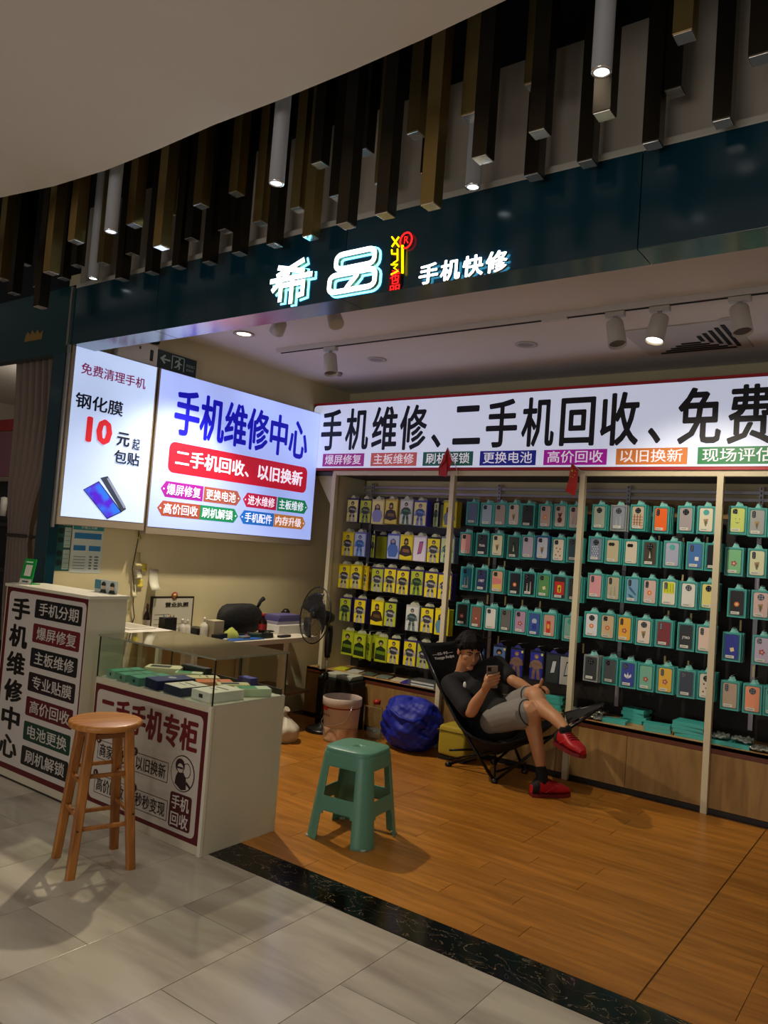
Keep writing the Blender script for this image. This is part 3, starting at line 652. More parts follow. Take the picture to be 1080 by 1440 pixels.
def em(pts, h_='2A1418', k=.0026): return B().poly([(cx+a, yq-k, cz+b) for a, b in pts], thick=(0, -.0004, 0)).ob('emblem_figure', ink(h_), dc)
em([(-.05, -.055), (.0, -.079), (.035, -.07), (.03, -.02), (.01, .005), (-.03, .005), (-.045, -.02)])
em([(-.02+a, .035+b) for a, b in circ(0, 0, .034, 16)]); em([(-.016+a, .024+b) for a, b in circ(0, 0, .022, 14)], 'C6BDB2', .0036)
em([(-.036, .03), (.004, .03), (.004, .021), (-.036, .021)], '2A1418', .0046)
em([(.035, -.03), (.065, -.05), (.06, -.06), (.03, -.045)]); 
B().tube([(cx+.03+.028*cos(t*pi/8), yq-.002, cz+.02+.034*sin(t*pi/8)) for t in range(16)], .0022, 5, closed=True).ob('emblem_ring', ink('2A1418'), dc)
B().poly([(-3.048+a, yq-.0006, .088+b) for a, b in rrect(0, 0, .158, .168, .014)], thick=(0, -.0004, 0)).ob('maroon_block', ink('4A0E18'), dc)
for s, z_ in (('手机', .178), ('回收', .098)): text(s, ink('CFC6C0'), (-3.034, yq-.0018, z_), .13, .068, XR, ZU, dc, bold=0, smear=.02)
B().box(x0, x1, y0, y1, zt, zt+.006).ob('deck', mat('deck_paint', hx('C9C9B8'), .4), dc)
g0, g1 = zt+.006, .925
for nm, a_ in (('front_glass', (x0+.004, x1-.004, y0+.002, y0+.007)), ('side_glass', (x1-.007, x1-.002, y0+.004, y1-.002)), ('side_glass', (x0+.002, x0+.007, y0+.004, y1-.002))):
    B().box(*a_[:4], g0, g1).ob(nm, GLS, dc)
B().box(x0-.005, x1+.005, y0-.005, y1+.005, g1, g1+.008).ob('top_glass', GTOP, dc)
EDG = mat('rubber_edge', hx('181A16'), .5)
b = B()
for a_ in ((x0-.006, x1+.006, y0-.0065, y0-.005), (x1+.005, x1+.0065, y0-.006, y1+.006), (x0-.0065, x0-.005, y0-.006, y1+.006), (x0-.006, x1+.006, y1+.005, y1+.0065)): b.box(*a_, g1-.001, g1+.0075)
b.ob('edge_trim', mat('pale_edge', hx('8A8C78'), .3), dc)
for x_, y_ in ((x0+.003, y0+.003), (x1-.004, y0+.003), (x1-.004, y1-.003), (x0+.003, y1-.003)): B().box(x_-.003, x_+.003, y_-.003, y_+.003, g0-.004, g1).ob('corner_post', EDG, dc)
B().box(x1-.35, x1-.335, y1-.012, y1-.002, g0, g1).ob('door_stile', EDG, dc)
B().box(x0+.02, x1-.02, y1-.012, y1-.004, g0, g0+.03).ob('door_rail', EDG, dc)
# boxes lying in the case
def phone_box(cx_, cy_, z_, w_, l_, h_, rz, side, top, lab, kind):
    h_ *= 1.35 if kind != 'none' else 1
    o = thing('phone_box', lab, 'box', (cx_, cy_, z_), radians(rz), 'boxed phones lying in the glass case')
    B().box(-w_/2, w_/2, -l_/2, l_/2, 0, h_, .001).ob('carton', ink(side), o)
    B().box(-w_/2+.002, w_/2-.002, -l_/2+.002, l_/2-.002, h_, h_+.001).ob('printed_lid', ink(top), o)
    if kind == 'pic':
        B().box(-w_*.28, w_*.28, -l_*.38, l_*.18, h_+.001, h_+.002).ob('phone_picture', ink('1E2A33'), o)
    elif kind == 'logo':
        B().poly([(a, b_, h_+.001) for a, b_ in circ(0, .01, w_*.22, 18, w_*.16)], thick=(0, 0, .0008)).ob('silver_emblem', ink('B8C4D0'), o)
    elif kind == 'line':
        B().box(-w_*.3, w_*.3, l_*.1, l_*.16, h_+.001, h_+.002).ob('print_line', ink('6A6A60'), o); B().box(-w_*.3, w_*.1, -l_*.1, -l_*.07, h_+.001, h_+.002).ob('print_line', ink('8A8A80'), o)
    elif kind == 'green':
        B().box(-w_*.4, w_*.4, -l_*.42, l_*.1, h_+.001, h_+.002).ob('green_patch', ink('2E9A62'), o)
    B().box(-w_*.1, w_*.1, -l_/2-.0008, -l_/2, h_*.3, h_*.7).ob('side_mark', ink('2A2A30'), o)
    return o
zb = zt+.0065
phone_box(-3.66, 2.715, zb, .09, .19, .028, -8, '7FA894', '3F9A7A', 'pale green phone box at the left front corner of the glass case', 'line')
phone_box(-3.545, 2.70, zb, .09, .19, .028, -8, '6F9A86', '479A80', 'green-topped phone box second from the left in the glass case', 'line')
phone_box(-3.425, 2.70, zb, .10, .20, .03, -8, '5A8A7A', '4FA088', 'green-topped phone box touching the navy box', 'line')
phone_box(-3.285, 2.715, zb, .125, .22, .036, -10, '1A2048', '26327A', 'navy blue phone box with silver oval emblem in the glass case', 'logo')
phone_box(-3.12, 2.685, zb, .15, .17, .032, -6, '30344E', 'F0EAE0', 'dark-sided phone box with pale lid right of the navy box', 'line')
phone_box(-2.935, 2.73, zb, .15, .21, .034, -4, 'E4E2D8', 'F6F2E8', 'white phone box at the front right corner of the case', 'line')
phone_box(-3.60, 2.925, zb, .12, .20, .034, -52, 'D8D4B0', 'E6E0B8', 'pale yellow box with dark phone picture lying left at the back', 'pic')
phone_box(-3.41, 2.945, zb, .07, .15, .03, -50, 'CFD8B8', 'D8E0C0', 'pale box with green patch beside the yellow picture box', 'green')
phone_box(-3.29, 2.94, zb, .09, .17, .026, -30, 'D8CFA8', 'E8DDB0', 'cream narrow box in the middle of the glass case', 'line')
phone_box(-3.165, 2.91, zb, .09, .19, .026, -30, 'E0A070', 'E87A3A', 'orange-topped box behind the dark-sided box', 'line')
phone_box(-3.04, 2.93, zb, .08, .17, .028, -34, 'D8D0A0', 'E4DCA8', 'pale yellow box with small picture near the right rear', 'pic')
phone_box(-2.905, 2.94, zb, .09, .18, .028, -30, 'CFE0C0', 'D8E4C8', 'pale box with bright green patch at the right side of the case', 'green')
phone_box(-3.46, 3.038, zb, .20, .05, .06, 2, '20242A', '3A3A38', 'low black box standing at the back of the glass case', 'none')
phone_box(-3.05, 3.045, zb, .10, .055, .06, -2, '22307A', '2A3A9A', 'small upright blue box at the back right of the case', 'none')
# ================================================================ stools
ws = thing('wooden_stool', 'round honey-coloured wooden bar stool with four splayed legs before the counters', 'stool', (-3.085, 2.20, 0), radians(67-90+4))
B().lathe([(0, .612), (.14, .612), (.157, .618), (.162, .63), (.159, .641), (.15, .645), (0, .645)], seg=48).ob('seat', wood_mat('seat_wood', hx('C88842'), hx('AA6C30'), .35, (14, 1.6, 1)), ws)
h0, h1 = .130, .082
legs = []
def legbar(pa, pb, s0, s1, nm, m_):
    pa = Vector(pa); pb = Vector(pb); d = (pb-pa).normalized(); ax = Vector((1, 0, 0)); ay = Vector((0, 1, 0)); bm = B()
    if abs(d.z) < .5: ax = d.cross(Vector((0, 0, 1))).normalized(); ay = Vector((0, 0, 1))
    V = []
    for p_, s_ in ((pa, s0), (pb, s1)): V.append([bm.bm.verts.new(p_+ax*s_*a+ay*s_*b_) for a, b_ in ((-1, -.7), (-.7, -1), (.7, -1), (1, -.7), (1, .7), (.7, 1), (-.7, 1), (-1, .7))])
    for i in range(8): bm.bm.faces.new((V[0][i], V[0][(i+1) % 8], V[1][(i+1) % 8], V[1][i]))
    bm.bm.faces.new(V[0][::-1]); bm.bm.faces.new(V[1]); bmesh.ops.recalc_face_normals(bm.bm, faces=bm.bm.faces)
    return bm.ob(nm, m_, ws)
cs = ((-1, -1), (1, -1), (1, 1), (-1, 1))
def lpnt(i, z): t = z/.61; return (cs[i][0]*(h0+(h1-h0)*t), cs[i][1]*(h0+(h1-h0)*t), z)
for i in range(4):
    lg = legbar(lpnt(i, 0), lpnt(i, .612), .0185, .021, 'leg', BIRCH)
for i in range(4):
    j = (i+1) % 4
    for z_ in ((.20, .42) if i % 2 else (.245, .385)): legbar(lpnt(i, z_), lpnt(j, z_), .0085, .0085, 'stretcher', BIRCH)
    legbar(lpnt(i, .59), lpnt(j, .59), .012, .012, 'apron_rail', mat('apron_wood', hx('7A4A24'), .5))
    x_, y_, z_ = lpnt(i, .15); B().cyl((x_+cs[i][0]*.0165, y_, .2 if i % 2 else .245), (x_+cs[i][0]*.0195, y_, .2 if i % 2 else .245), .004, seg=8).ob('screw_cover', ink('2A1A10'), ws)
# green plastic stool: one moulded shell, built as a grid with window openings
gs = thing('plastic_stool', 'sea-green moulded plastic stool with small hole in its seat on the wood floor', 'stool', (-2.505, 3.36, 0), radians(7))
GP = mat('green_plastic', hx('5A8E78'), .36)
H_ = .462
def sq(u, r, n=5.0):
    a = 2*pi*u; c_, s_ = cos(a), sin(a); k_ = (abs(c_)**n+abs(s_)**n)**(-1/n); return (r*k_*c_, r*k_*s_)
def rad(z): return .142+(H_-z)*.118
b = B(); NU = 96
zs = [0, .012, .03, .06, .10, .135, .150, .165, .185, .21, .225, .245, .28, .32, .355, .372, .39, .42, .44]
V = [[b.bm.verts.new((*sq(i/NU+1/NU/2, rad(z)), z)) for z in zs] for i in range(NU)]
def keep(i, z):
    u = (i+1)/NU*4; f = u % 1.0; d = abs(f-.0) if f < .5 else 1-f   # distance from side middle in quarter turns (0 = side centre)
    a = d*2  # 0 centre .. 1 corner
    lw = .62
    arch = .150-.028*(1-min(1, a/lw)**2)*0
    if a < lw:
        if z < .150-.02*(a/lw)**4+.0: return False
        if .225 <= z < .372-.0: return False
    return True
for i in range(NU):
    for j in range(len(zs)-1):
        if keep(i, zs[j]): 
            q = V[i]; w_ = V[(i+1) % NU]; f = b.bm.faces.new((q[j], w_[j], w_[j+1], q[j+1])); f.smooth = True
bmesh.ops.delete(b.bm, geom=[v for v in b.bm.verts if not v.link_faces], context='VERTS')
o = b.ob('legs_shell', GP, gs); fx(o, 'SOLIDIFY', thickness=.006, offset=-1); fx(o, 'BEVEL', width=.0018, segments=2, limit_method='ANGLE')
b = B(); prof = [(1.0, .436), (1.006, .448), (.99, .458), (.955, .4625)]
rings = [[b.bm.verts.new((*sq(i/64, rad(.445)*k_, 4.2), z)) for i in range(64)] for k_, z in prof]
rings += [[b.bm.verts.new((.5*(sq(i/64, rad(.445)*.5)[0]), .5*(sq(i/64, rad(.445)*.5)[1]), .4610)) for i in range(64)], [b.bm.verts.new((.016*cos(2*pi*i/64), .013*sin(2*pi*i/64), .4605)) for i in range(64)], [b.bm.verts.new((.016*cos(2*pi*i/64), .013*sin(2*pi*i/64), .447)) for i in range(64)]]
for r0, r1_ in zip(rings, rings[1:]):
    for i in range(64): f = b.bm.faces.new((r0[i], r0[(i+1) % 64], r1_[(i+1) % 64], r1_[i])); f.smooth = True
b.bm.faces.new(rings[-1])
o = b.ob('seat', GP, gs)
for a_ in range(4):
    x_, y_ = sq(a_/4+.125, rad(0)*.955); B().lathe([(0, -.0), (.017, 0), (.018, .005), (.015, .009), (0, .010)], (x_, y_, 0), 14).ob('foot_pad', mat('foot_pad_grey', hx('9AA8A0'), .5), gs)
# ================================================================ wall shelving with cabinets
SHW = mat('shelf_cream', hx('CDC3A6'), .45); GREYR = mat('rail_grey', hx('9A96A0'), .4, metal=.3)
sh = thing('display_shelving', 'full-width wall shelving with cream posts, slotted rails and wooden ledge', 'shelving', (0, 0, 0))
for x, z0 in ((-4.44, .43), (-3.215, 0), (-2.135, 0), (-1.205, 0), (-.27, 0), (.66, 0)):
    B().box(x-.02, x+.02, 5.295, 5.335, z0, 2.16, .002).ob('post', SHW, sh)
B().box(-4.46, 1.5, 5.30, 5.34, 2.145, 2.184, .002).ob('top_beam', SHW, sh)
B().box(-4.74, 1.5, 5.34, 5.78, 2.15, 2.18).ob('top_board', mat('shelf_under', hx('4A4650'), .6), sh)
B().box(-4.46, 1.58, 5.735, 5.75, .43, 1.98).ob('back_panel', mat('back_panel_dark', hx('1E1A18'), .7), sh)
B().box(-3.2, 1.58, 5.728, 5.735, 1.90, 2.02).ob('wood_backing', CABW, sh)
B().box(-4.42, -3.24, 5.728, 5.736, 1.68, 2.0).ob('grey_backing', mat('grey_back', hx('5A5662'), .6), sh)
B().box(-4.46, -4.44, 5.34, 5.75, .43, 2.15).ob('side_panel', SHW, sh)
for z_ in (2.07, 2.02): B().box(-4.42, 1.55, 5.70, 5.728, z_, z_+.022).ob('crossbar', GREYR, sh)
for x in (-4.30, -3.0, -1.93, -1.03):
    B().box(x-.014, x+.014, 5.69, 5.70, .5, 2.12).ob('slotted_upright', GREYR, sh)
    for k_ in range(12): B().box(x-.004, x+.004, 5.6885, 5.6905, 2.10-k_*.03, 2.115-k_*.03).ob('slot', BLACK, sh)
lg = B().box(-4.62, 1.55, 5.3365, 5.76, .405, .43, .002).ob('ledge', wood_mat('ledge_wood', hx('C8A06A'), hx('A87E4A'), .4, (2, 12, 1)), sh)
B().box(-4.62, 1.55, 5.3365, 5.342, .378, .43).ob('ledge_edge', mat('ledge_edge_brown', hx('5A2A18'), .45), sh)
x = -4.62
for i, xe in enumerate((-4.02, -3.42, -2.82, -2.22, -1.72, -1.2, -.7, -.2, .3, .8, 1.5)):
    B().box(x+.0015, xe-.0015, 5.332, 5.35, .035, .376, .001).ob('cabinet_door', CABW, sh); x = xe
B().box(-4.62, 1.55, 5.345, 5.76, .0, .40).ob('cabinet_carcass', mat('carcass_brown', hx('5A4022'), .6), sh)
B().box(-4.62, 1.55, 5.328, 5.345, 0, .033).ob('kick_strip', ink('120E0C'), sh)
# bracket at the left of the shelves
B().poly([(-4.79, 5.36, 2.15), (-4.79, 5.36, 1.86), (-4.74, 5.36, 2.0), (-4.47, 5.36, 2.15)] if 0 else [(-4.47, 5.40, 1.78), (-4.47, 5.40, 2.15), (-4.73, 5.40, 2.15)], thick=(0, .01, 0)).ob('corner_bracket', SHW, sh)
# ---- hanging packages
TEALB = mat('pack_teal', hx('45AAA4'), .35); TEALD = mat('pack_teal_dark', hx('1F6E68'), .4); CLEAR = mat('pack_inner', hx('9ABFB4'), .35)
STK = ink('D8DAD0')
_c = {}
def cached(k, f):
    if k not in _c: _c[k] = f()
    return _c[k]
W, HH, DD = .112, .186, .026
def carton_mesh(col, dark=False):
    def f():
        b = B(); t = .007
        b.box(-W/2, W/2, 0.004, DD, -HH, 0)
        for a_ in ((-W/2, -W/2+t, -HH, 0), (W/2-t, W/2, -HH, 0), (-W/2+t, W/2-t, -HH, -HH+t), (-W/2+t, W/2-t, -t*1.5, 0)): b.box(a_[0], a_[1], 0, .004, a_[2], a_[3])
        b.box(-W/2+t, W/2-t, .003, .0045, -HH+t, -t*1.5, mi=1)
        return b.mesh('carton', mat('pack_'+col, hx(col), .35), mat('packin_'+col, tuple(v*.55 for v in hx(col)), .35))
    return cached(('carton', col), f)
def tab_mesh(col):
    return cached(('tab', col), lambda: B().poly([(-.018, .012, 0), (.018, .012, 0), (.014, .012, .008), (.009, .012, .014), (.007, .012, .026), (-.007, .012, .026), (-.009, .012, .014), (-.014, .012, .008)], thick=(0, .001, 0)).mesh('hang_tab', mat('tab_pale', hx('86CCC4'), .3)))
def case_mesh(col):
    return cached(('case', col), lambda: B().poly([(a, .0025, b) for a, b in rrect(-.041, -.170, .041, -.015, .011, 3)], thick=(0, -.004, 0)).mesh('phone_case', mat('case_'+col, hx(col), .35)))
def cam_mesh(kind):
    def f():
        b = B()
        if kind == 'square': b.poly([(a, -.0016, c_) for a, c_ in rrect(-.031, -.052, -.003, -.021, .007, 3)], thick=(0, -.0025, 0), mi=0); [b.poly([(x_+a, -.0042, z_+c_) for a, c_ in circ(0, 0, .005, 8)], thick=(0, -.001, 0), mi=1) for x_, z_ in ((-.023, -.029), (-.011, -.037), (-.023, -.045))]
        elif kind == 'ring': b.poly([(a, -.0016, c_) for a, c_ in circ(0, -.043, .020, 18)], thick=(0, -.0025, 0), mi=0); [b.poly([(x_+a, -.0042, z_+c_) for a, c_ in circ(0, 0, .0055, 8)], thick=(0, -.001, 0), mi=1) for x_, z_ in ((-.008, -.035), (.008, -.035), (-.008, -.051), (.008, -.051))]
        elif kind == 'bar': b.poly([(a, -.0016, c_) for a, c_ in rrect(-.030, -.066, -.010, -.021, .008, 3)], thick=(0, -.0025, 0), mi=0); [b.poly([(-.020+a, -.0042, z_+c_) for a, c_ in circ(0, 0, .006, 8)], thick=(0, -.001, 0), mi=1) for z_ in (-.031, -.044, -.057)]
        elif kind == 'hole': b.poly([(a, -.0016, c_) for a, c_ in circ(0, -.043, .019, 18)], thick=(0, -.001, 0), mi=2)
        return b.mesh('camera_ring', mat('cam_black', hx('101214'), .25), mat('cam_glass', hx('5A6068'), .15), TEALB)
    return cached(('cam', kind), f)
def sticker_mesh(): return cached('stk', lambda: B().box(-.034, .018, -.0032, -.0018, -.166, -.148).box(-.030, .006, -.0036, -.0031, -.159, -.156, mi=1).mesh('sticker', STK, ink('5A6A68')))
def art_mesh(kind):
    def f():
        b = B(); y = -.0016; t = (0, -.0005, 0); C_ = ['2A1A16', '2A1A16', '2A1A16']
        P_ = lambda pts, mi=0: b.poly([(a, y-.0006*mi, c_) for a, c_ in pts], thick=t, mi=mi)
        R_ = lambda x0, z0, x1, z1, mi=0: P_([(x0, z0), (x1, z0), (x1, z1), (x0, z1)], mi)
        if kind == 'dots': C_[0] = 'D8E0E8'; [P_(circ(-.024+.016*i+(.008 if j % 2 else 0), -.075-.016*j, .004, 8)) for i in range(3) for j in range(5)]
        elif kind == 'paws': C_[0] = '8A4A2A'; [P_(circ(x_, z_, .006, 8)) for x_, z_ in ((-.015, -.08), (.015, -.085), (0, -.105), (-.018, -.13), (.018, -.135))]
        elif kind == 'bear': C_[0] = '5A1A16'; P_(circ(0, -.085, .014, 12)); P_(circ(-.012, -.072, .006, 8), 1); P_(circ(.012, -.072, .006, 8), 1); P_(circ(0, -.12, .019, 12, .022), 1); C_[1] = '5A1A16'
        elif kind == 'peak': C_[0] = 'C8D0C0'; P_([(-.006, -.125), (.006, -.125), (.0, -.075)]); C_[1] = '101810'; P_([(-.02, -.06), (.01, -.05), (.018, -.12), (0, -.075)], 1)
        elif kind == 'sun': C_[0] = 'E07A3A'; P_(circ(0, -.10, .016, 14)); C_[1] = 'F0C89A'; P_(circ(0, -.10, .008, 10), 1)
        elif kind == 'face': C_[0] = '1A1A1A'; P_(circ(-.012, -.085, .003, 8)); P_(circ(.012, -.085, .003, 8)); P_([(-.016, -.105), (0, -.115), (.016, -.105), (0, -.11)])
        elif kind == 'tartan': C_[0] = 'A8663A'; [R_(-.036, -.09-.02*i, .036, -.085-.02*i) for i in range(4)]; C_[1] = '6A3A28'; [R_(-.026+.02*i, -.156, -.021+.02*i, -.07, 1) for i in range(3)]
        elif kind == 'flower': C_[0] = 'B0505A'; [P_(circ(.012*cos(k*1.257), -.105+.012*sin(k*1.257), .007, 8)) for k in range(5)]; C_[1] = 'E8D080'; P_(circ(0, -.105, .006, 8), 1)
        elif kind == 'figures': C_[0] = 'A8A8A0'; P_([(-.02, -.15), (-.008, -.15), (-.01, -.10), (-.018, -.10)]); P_([(.008, -.15), (.02, -.15), (.016, -.07), (.01, -.08)]); P_(circ(-.014, -.092, .005, 8))
        elif kind == 'band': C_[0] = 'C83A2A'; R_(-.020, -.15, .012, -.06); C_[1] = 'E8A030'; P_(circ(-.004, -.10, .012, 10, .02), 1)
        elif kind == 'horse': C_[0] = 'C02018'; R_(-.036, -.145, .036, -.05); C_[1] = 'E8C020'; P_([(a, c_) for a, c_ in rrect(-.014, -.13, .014, -.075, .008)], 1); C_[2] = '141414'; P_([(-.004, -.125), (0, -.11), (-.007, -.10), (.002, -.09), (.006, -.082), (.007, -.098), (.004, -.11), (.007, -.122)], 2)
        elif kind == 'trefoil': C_[0] = 'E8ECF0'; P_([(0, -.12), (-.006, -.10), (0, -.075), (.006, -.10)]); P_([(-.003, -.12), (-.024, -.105), (-.022, -.085), (-.008, -.10)]); P_([(.003, -.12), (.024, -.105), (.022, -.085), (.008, -.10)])
        elif kind == 'square': C_[0] = 'E8D8A8'; P_([(-.004, -.125), (.018, -.118), (.012, -.095), (-.010, -.102)])
        elif kind == 'split': C_[0] = 'E88A8A'; P_([(-.036, -.06), (.036, -.075), (.036, -.11), (-.036, -.12)]); C_[1] = 'F0D060'; P_([(-.036, -.12), (.036, -.11), (.030, -.156), (-.030, -.156)], 1)
        elif kind == 'print': C_[0] = 'A88A5A'; P_([(-.016, -.09), (.014, -.085), (.010, -.12), (-.008, -.125)]); C_[1] = '5A6A5A'; P_([(-.006, -.10), (.006, -.10), (.004, -.135), (-.004, -.135)], 1)
        elif kind == 'marble': C_[0] = '3A6A8A'; P_([(-.03, -.07), (-.01, -.075), (.03, -.12), (.026, -.13), (-.02, -.09)]); P_([(-.03, -.12), (.0, -.13), (.02, -.15), (-.02, -.145)])
        elif kind == 'yellowtop': C_[0] = 'D8E020'; R_(-.034, -.095, .034, -.02); C_[1] = '8A9A20'; [R_(-.028+.018*i, -.085, -.024+.018*i, -.03, 1) for i in range(4)]
        elif kind == 'hearts': C_[0] = '17120F'; [P_(circ(-.018+.018*i, -.045, .013, 12)) for i in (0, 1)]
        elif kind == 'stamp': C_[0] = 'E8E8E0'; R_(-.0, -.125, .024, -.10)
        elif kind == 'moon': C_[0] = 'B0B8D0'; P_(circ(.0, -.07, .020, 16)); C_[1] = '2A3A9A'; P_(circ(0, -.11, .018, 10, .026), 1)
        return b.mesh('case_print', *[ink(q) for q in C_])
    return cached(('art', kind), f)
ART = {'dots': 'dotted', 'paws': 'paw-dotted', 'bear': 'bear-print', 'peak': 'peak-print', 'sun': 'round-print', 'face': 'smiling', 'tartan': 'tartan', 'flower': 'flower-print', 'figures': 'figure-print', 'band': 'red-band', 'horse': 'badge-print', 'trefoil': 'three-leaf',
       'square': 'square-patch', 'split': 'three-tone', 'print': 'printed', 'marble': 'marbled', 'yellowtop': 'yellow-topped', 'hearts': 'heart-print', 'stamp': 'white-stamp', 'moon': 'moon-print', None: 'plain'}
NTH = 'first second third fourth fifth sixth seventh eighth ninth'.split()
ROWN = ['top', 'second', 'third', 'fourth', 'bottom']; BAYN = {1: 'left', 2: 'second', 3: 'third', 4: 'right'}
LASTX = {}
def case_box(bay, row, n, px, pyt, col, cname, cam_, art, z, frame='45AAA4', txt=None, back=2, yaw=0):
    p = at(px, pyt+18, Y=5.46); kx = (bay, row)
    if kx in LASTX: p.x = max(p.x, LASTX[kx]+W+.006)
    LASTX[kx] = p.x
    fn = {'45AAA4': 'teal', '8A9494': 'silver', '2A6A9A': 'blue', 'C8C8C0': 'white'}[frame]
    lab = '%s box with %s %s case, %s in %s row of %s bay' % (fn, ART[art], cname, NTH[n], ROWN[row], BAYN[bay])
    zj = z+random.uniform(-.006, .004)
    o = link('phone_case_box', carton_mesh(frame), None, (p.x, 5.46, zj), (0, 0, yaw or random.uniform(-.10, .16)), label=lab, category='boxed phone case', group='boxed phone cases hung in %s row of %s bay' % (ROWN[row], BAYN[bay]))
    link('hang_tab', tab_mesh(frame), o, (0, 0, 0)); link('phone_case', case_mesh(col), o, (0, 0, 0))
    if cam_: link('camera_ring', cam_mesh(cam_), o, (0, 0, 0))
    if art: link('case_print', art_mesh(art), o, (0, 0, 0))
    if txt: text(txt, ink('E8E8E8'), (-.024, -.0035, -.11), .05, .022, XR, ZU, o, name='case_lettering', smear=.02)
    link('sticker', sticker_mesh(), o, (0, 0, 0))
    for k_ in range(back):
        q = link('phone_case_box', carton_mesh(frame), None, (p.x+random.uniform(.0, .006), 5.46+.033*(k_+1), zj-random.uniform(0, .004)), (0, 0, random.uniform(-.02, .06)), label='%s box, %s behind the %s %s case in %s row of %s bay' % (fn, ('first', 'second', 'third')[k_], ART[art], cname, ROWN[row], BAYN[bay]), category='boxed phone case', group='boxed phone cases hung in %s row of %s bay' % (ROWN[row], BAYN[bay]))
        link('hang_tab', tab_mesh(frame), q, (0, 0, 0))
    b_ = cached('hook', lambda: B().tube([(0, -.02, .0305), (0, .255, .0305)], .0022, 5).mesh('hook', GREYR))
    link('hook', b_, sh, (p.x, 5.485, zj))
def cr(bay, row, xs, yt, z, scale, ox, items):
    for n, (x_, it) in enumerate(zip(xs, items)):
        col, cname, cam_, art = it[:4]; kw = it[4] if len(it) > 4 else {}
        case_box(bay, row, n, ox+x_/scale, yt, col, cname, cam_, art, z, **kw)
S2 = 5.4; O2 = 640
cr(2, 0, (130, 240, 335, 420, 545, 685, 795, 910), 708, 1.95, S2, O2, [('5F7394', 'slate blue', None, None), ('9FB4CC', 'pale blue', 'square', None), ('A89A96', 'greyish pink', 'square', None), ('C9BEB0', 'beige', 'square', 'print'), ('23272E', 'black', 'square', None, {'back': 3}), ('C0A79C', 'dusty pink', 'square', 'sun'), ('C4B2A2', 'sand', 'square', 'bear'), ('C8B2AC', 'rose', 'square', 'figures')])
cr(2, 1, (80, 205, 320, 445, 553, 655, 785, 905), 750, 1.705, S2, O2, [('E8A8A0', 'pink', 'square', None), ('1E2430', 'navy black', 'square', None, {'txt': 'Mobile'}), ('E4E0B8', 'pale yellow', 'square', 'print'), ('2E3A30', 'dark green', None, 'peak'), ('BDB4C8', 'lilac', 'square', None), ('C4CEDE', 'icy blue', 'square', 'print', {'frame': '2A6A9A'}), ('E0D4BC', 'cream', 'square', 'paws'), ('2A4A52', 'deep teal', 'square', None)])
cr(2, 2, (85, 200, 320, 455, 560, 675, 795, 895), 798, 1.425, S2, O2, [('1F7A94', 'petrol blue', 'square', 'figures'), ('26305E', 'navy', 'square', None, {'txt': '1987'}), ('E8B890', 'peach', 'square', 'split'), ('1E1E28', 'black', None, 'sun'), ('17181C', 'black', 'square', 'figures', {'back': 1}), ('5E9A5A', 'leaf green', 'square', 'square'), ('1A1414', 'black', None, 'horse'), ('2A2E30', 'charcoal', 'square', None)])
cr(2, 3, (50, 160, 270, 385, 495, 600, 715, 875), 852, 1.135, S2, O2, [('1A1616', 'black', None, 'flower'), ('8A5A4A', 'brown', None, 'flower'), ('E2E4DE', 'white', 'square', None), ('6A6A66', 'grey', 'square', None), ('B894B0', 'mauve', 'square', 'flower'), ('3A5AA0', 'blue', None, 'moon'), ('C89A8A', 'terracotta', None, 'band', {'back': 3}), ('8ABFB0', 'pale green', 'hole', None)])
S3 = 3.857; O3 = 800
cr(3, 0, (165, 270, 375, 500, 635, 745), 707, 1.96, S3, O3, [('A8B0A0', 'clear', 'ring', None), ('8A94A8', 'grey', 'ring', 'figures', {'frame': '8A9494'}), ('C8B8A0', 'cream', 'ring', 'tartan', {'back': 3}), ('F06A28', 'orange', 'bar', None, {'back': 3}), ('A8A0A4', 'warm grey', 'ring', None), ('E0DCC4', 'ivory', 'hole', 'print')])
cr(3, 1, (145, 237, 338, 440, 560, 685, 775), 758, 1.72, S3, O3, [('7A88A0', 'blue-grey', 'ring', 'dots'), ('C8BE9C', 'beige', None, 'hearts'), ('D8D0BC', 'cream', None, 'hearts'), ('4A4238', 'brown', 'ring', 'peak'), ('A8AEC8', 'lavender', 'hole', None), ('3A70B8', 'blue', 'bar', 'stamp'), ('1A2224', 'black', None, None)])
cr(3, 2, (142, 240, 345, 440, 543, 650, 760), 807, 1.455, S3, O3, [('D89AA0', 'pink', 'bar', None), ('C8C0A0', 'cream', 'bar', 'figures'), ('7AA8C8', 'sky blue', 'bar', 'marble'), ('D8BCB4', 'blush', 'bar', 'sun'), ('E8E4D0', 'white', 'bar', 'yellowtop'), ('E4E4DC', 'white', 'ring', None), ('E8E08A', 'lemon', 'ring', None)])
cr(3, 3, (120, 205, 300, 405, 515, 635, 740), 873, 1.175, S3, O3, [('DCE0E4', 'white', 'ring', 'sun'), ('E0C8A0', 'apricot', 'square', 'sun'), ('E8B040', 'amber', 'bar', 'flower'), ('E4D4C4', 'ivory', 'ring', 'print'), ('7A1622', 'dark red', 'bar', None), ('20262A', 'black', None, None, {'txt': 'JTBO'}), ('E8CEC0', 'pale peach', 'bar', None)])
S4 = 3.6; O4 = 780
cr(3, 4, (180, 278, 370, 462, 560, 668, 770), 932, .865, S4, O4, [('3A3E40', 'dark grey', 'ring', None, {'frame': '8A9494'}), ('5A6062', 'grey', 'square', None), ('22349A', 'royal blue', 'square', 'trefoil'), ('7AB8A0', 'mint', None, 'flower'), ('E8B830', 'yellow', 'bar', 'flower'), ('1E2A3E', 'navy', 'square', None), ('D8D4C4', 'white', 'ring', 'paws')])
cr(4, 0, (915, 1020, 1125), 712, 1.965, S3, O3, [('C8D870', 'lime yellow', 'square', 'face'), ('A0A4A4', 'grey', 'bar', 'print'), ('D0C8B8', 'cream', 'ring', None)])
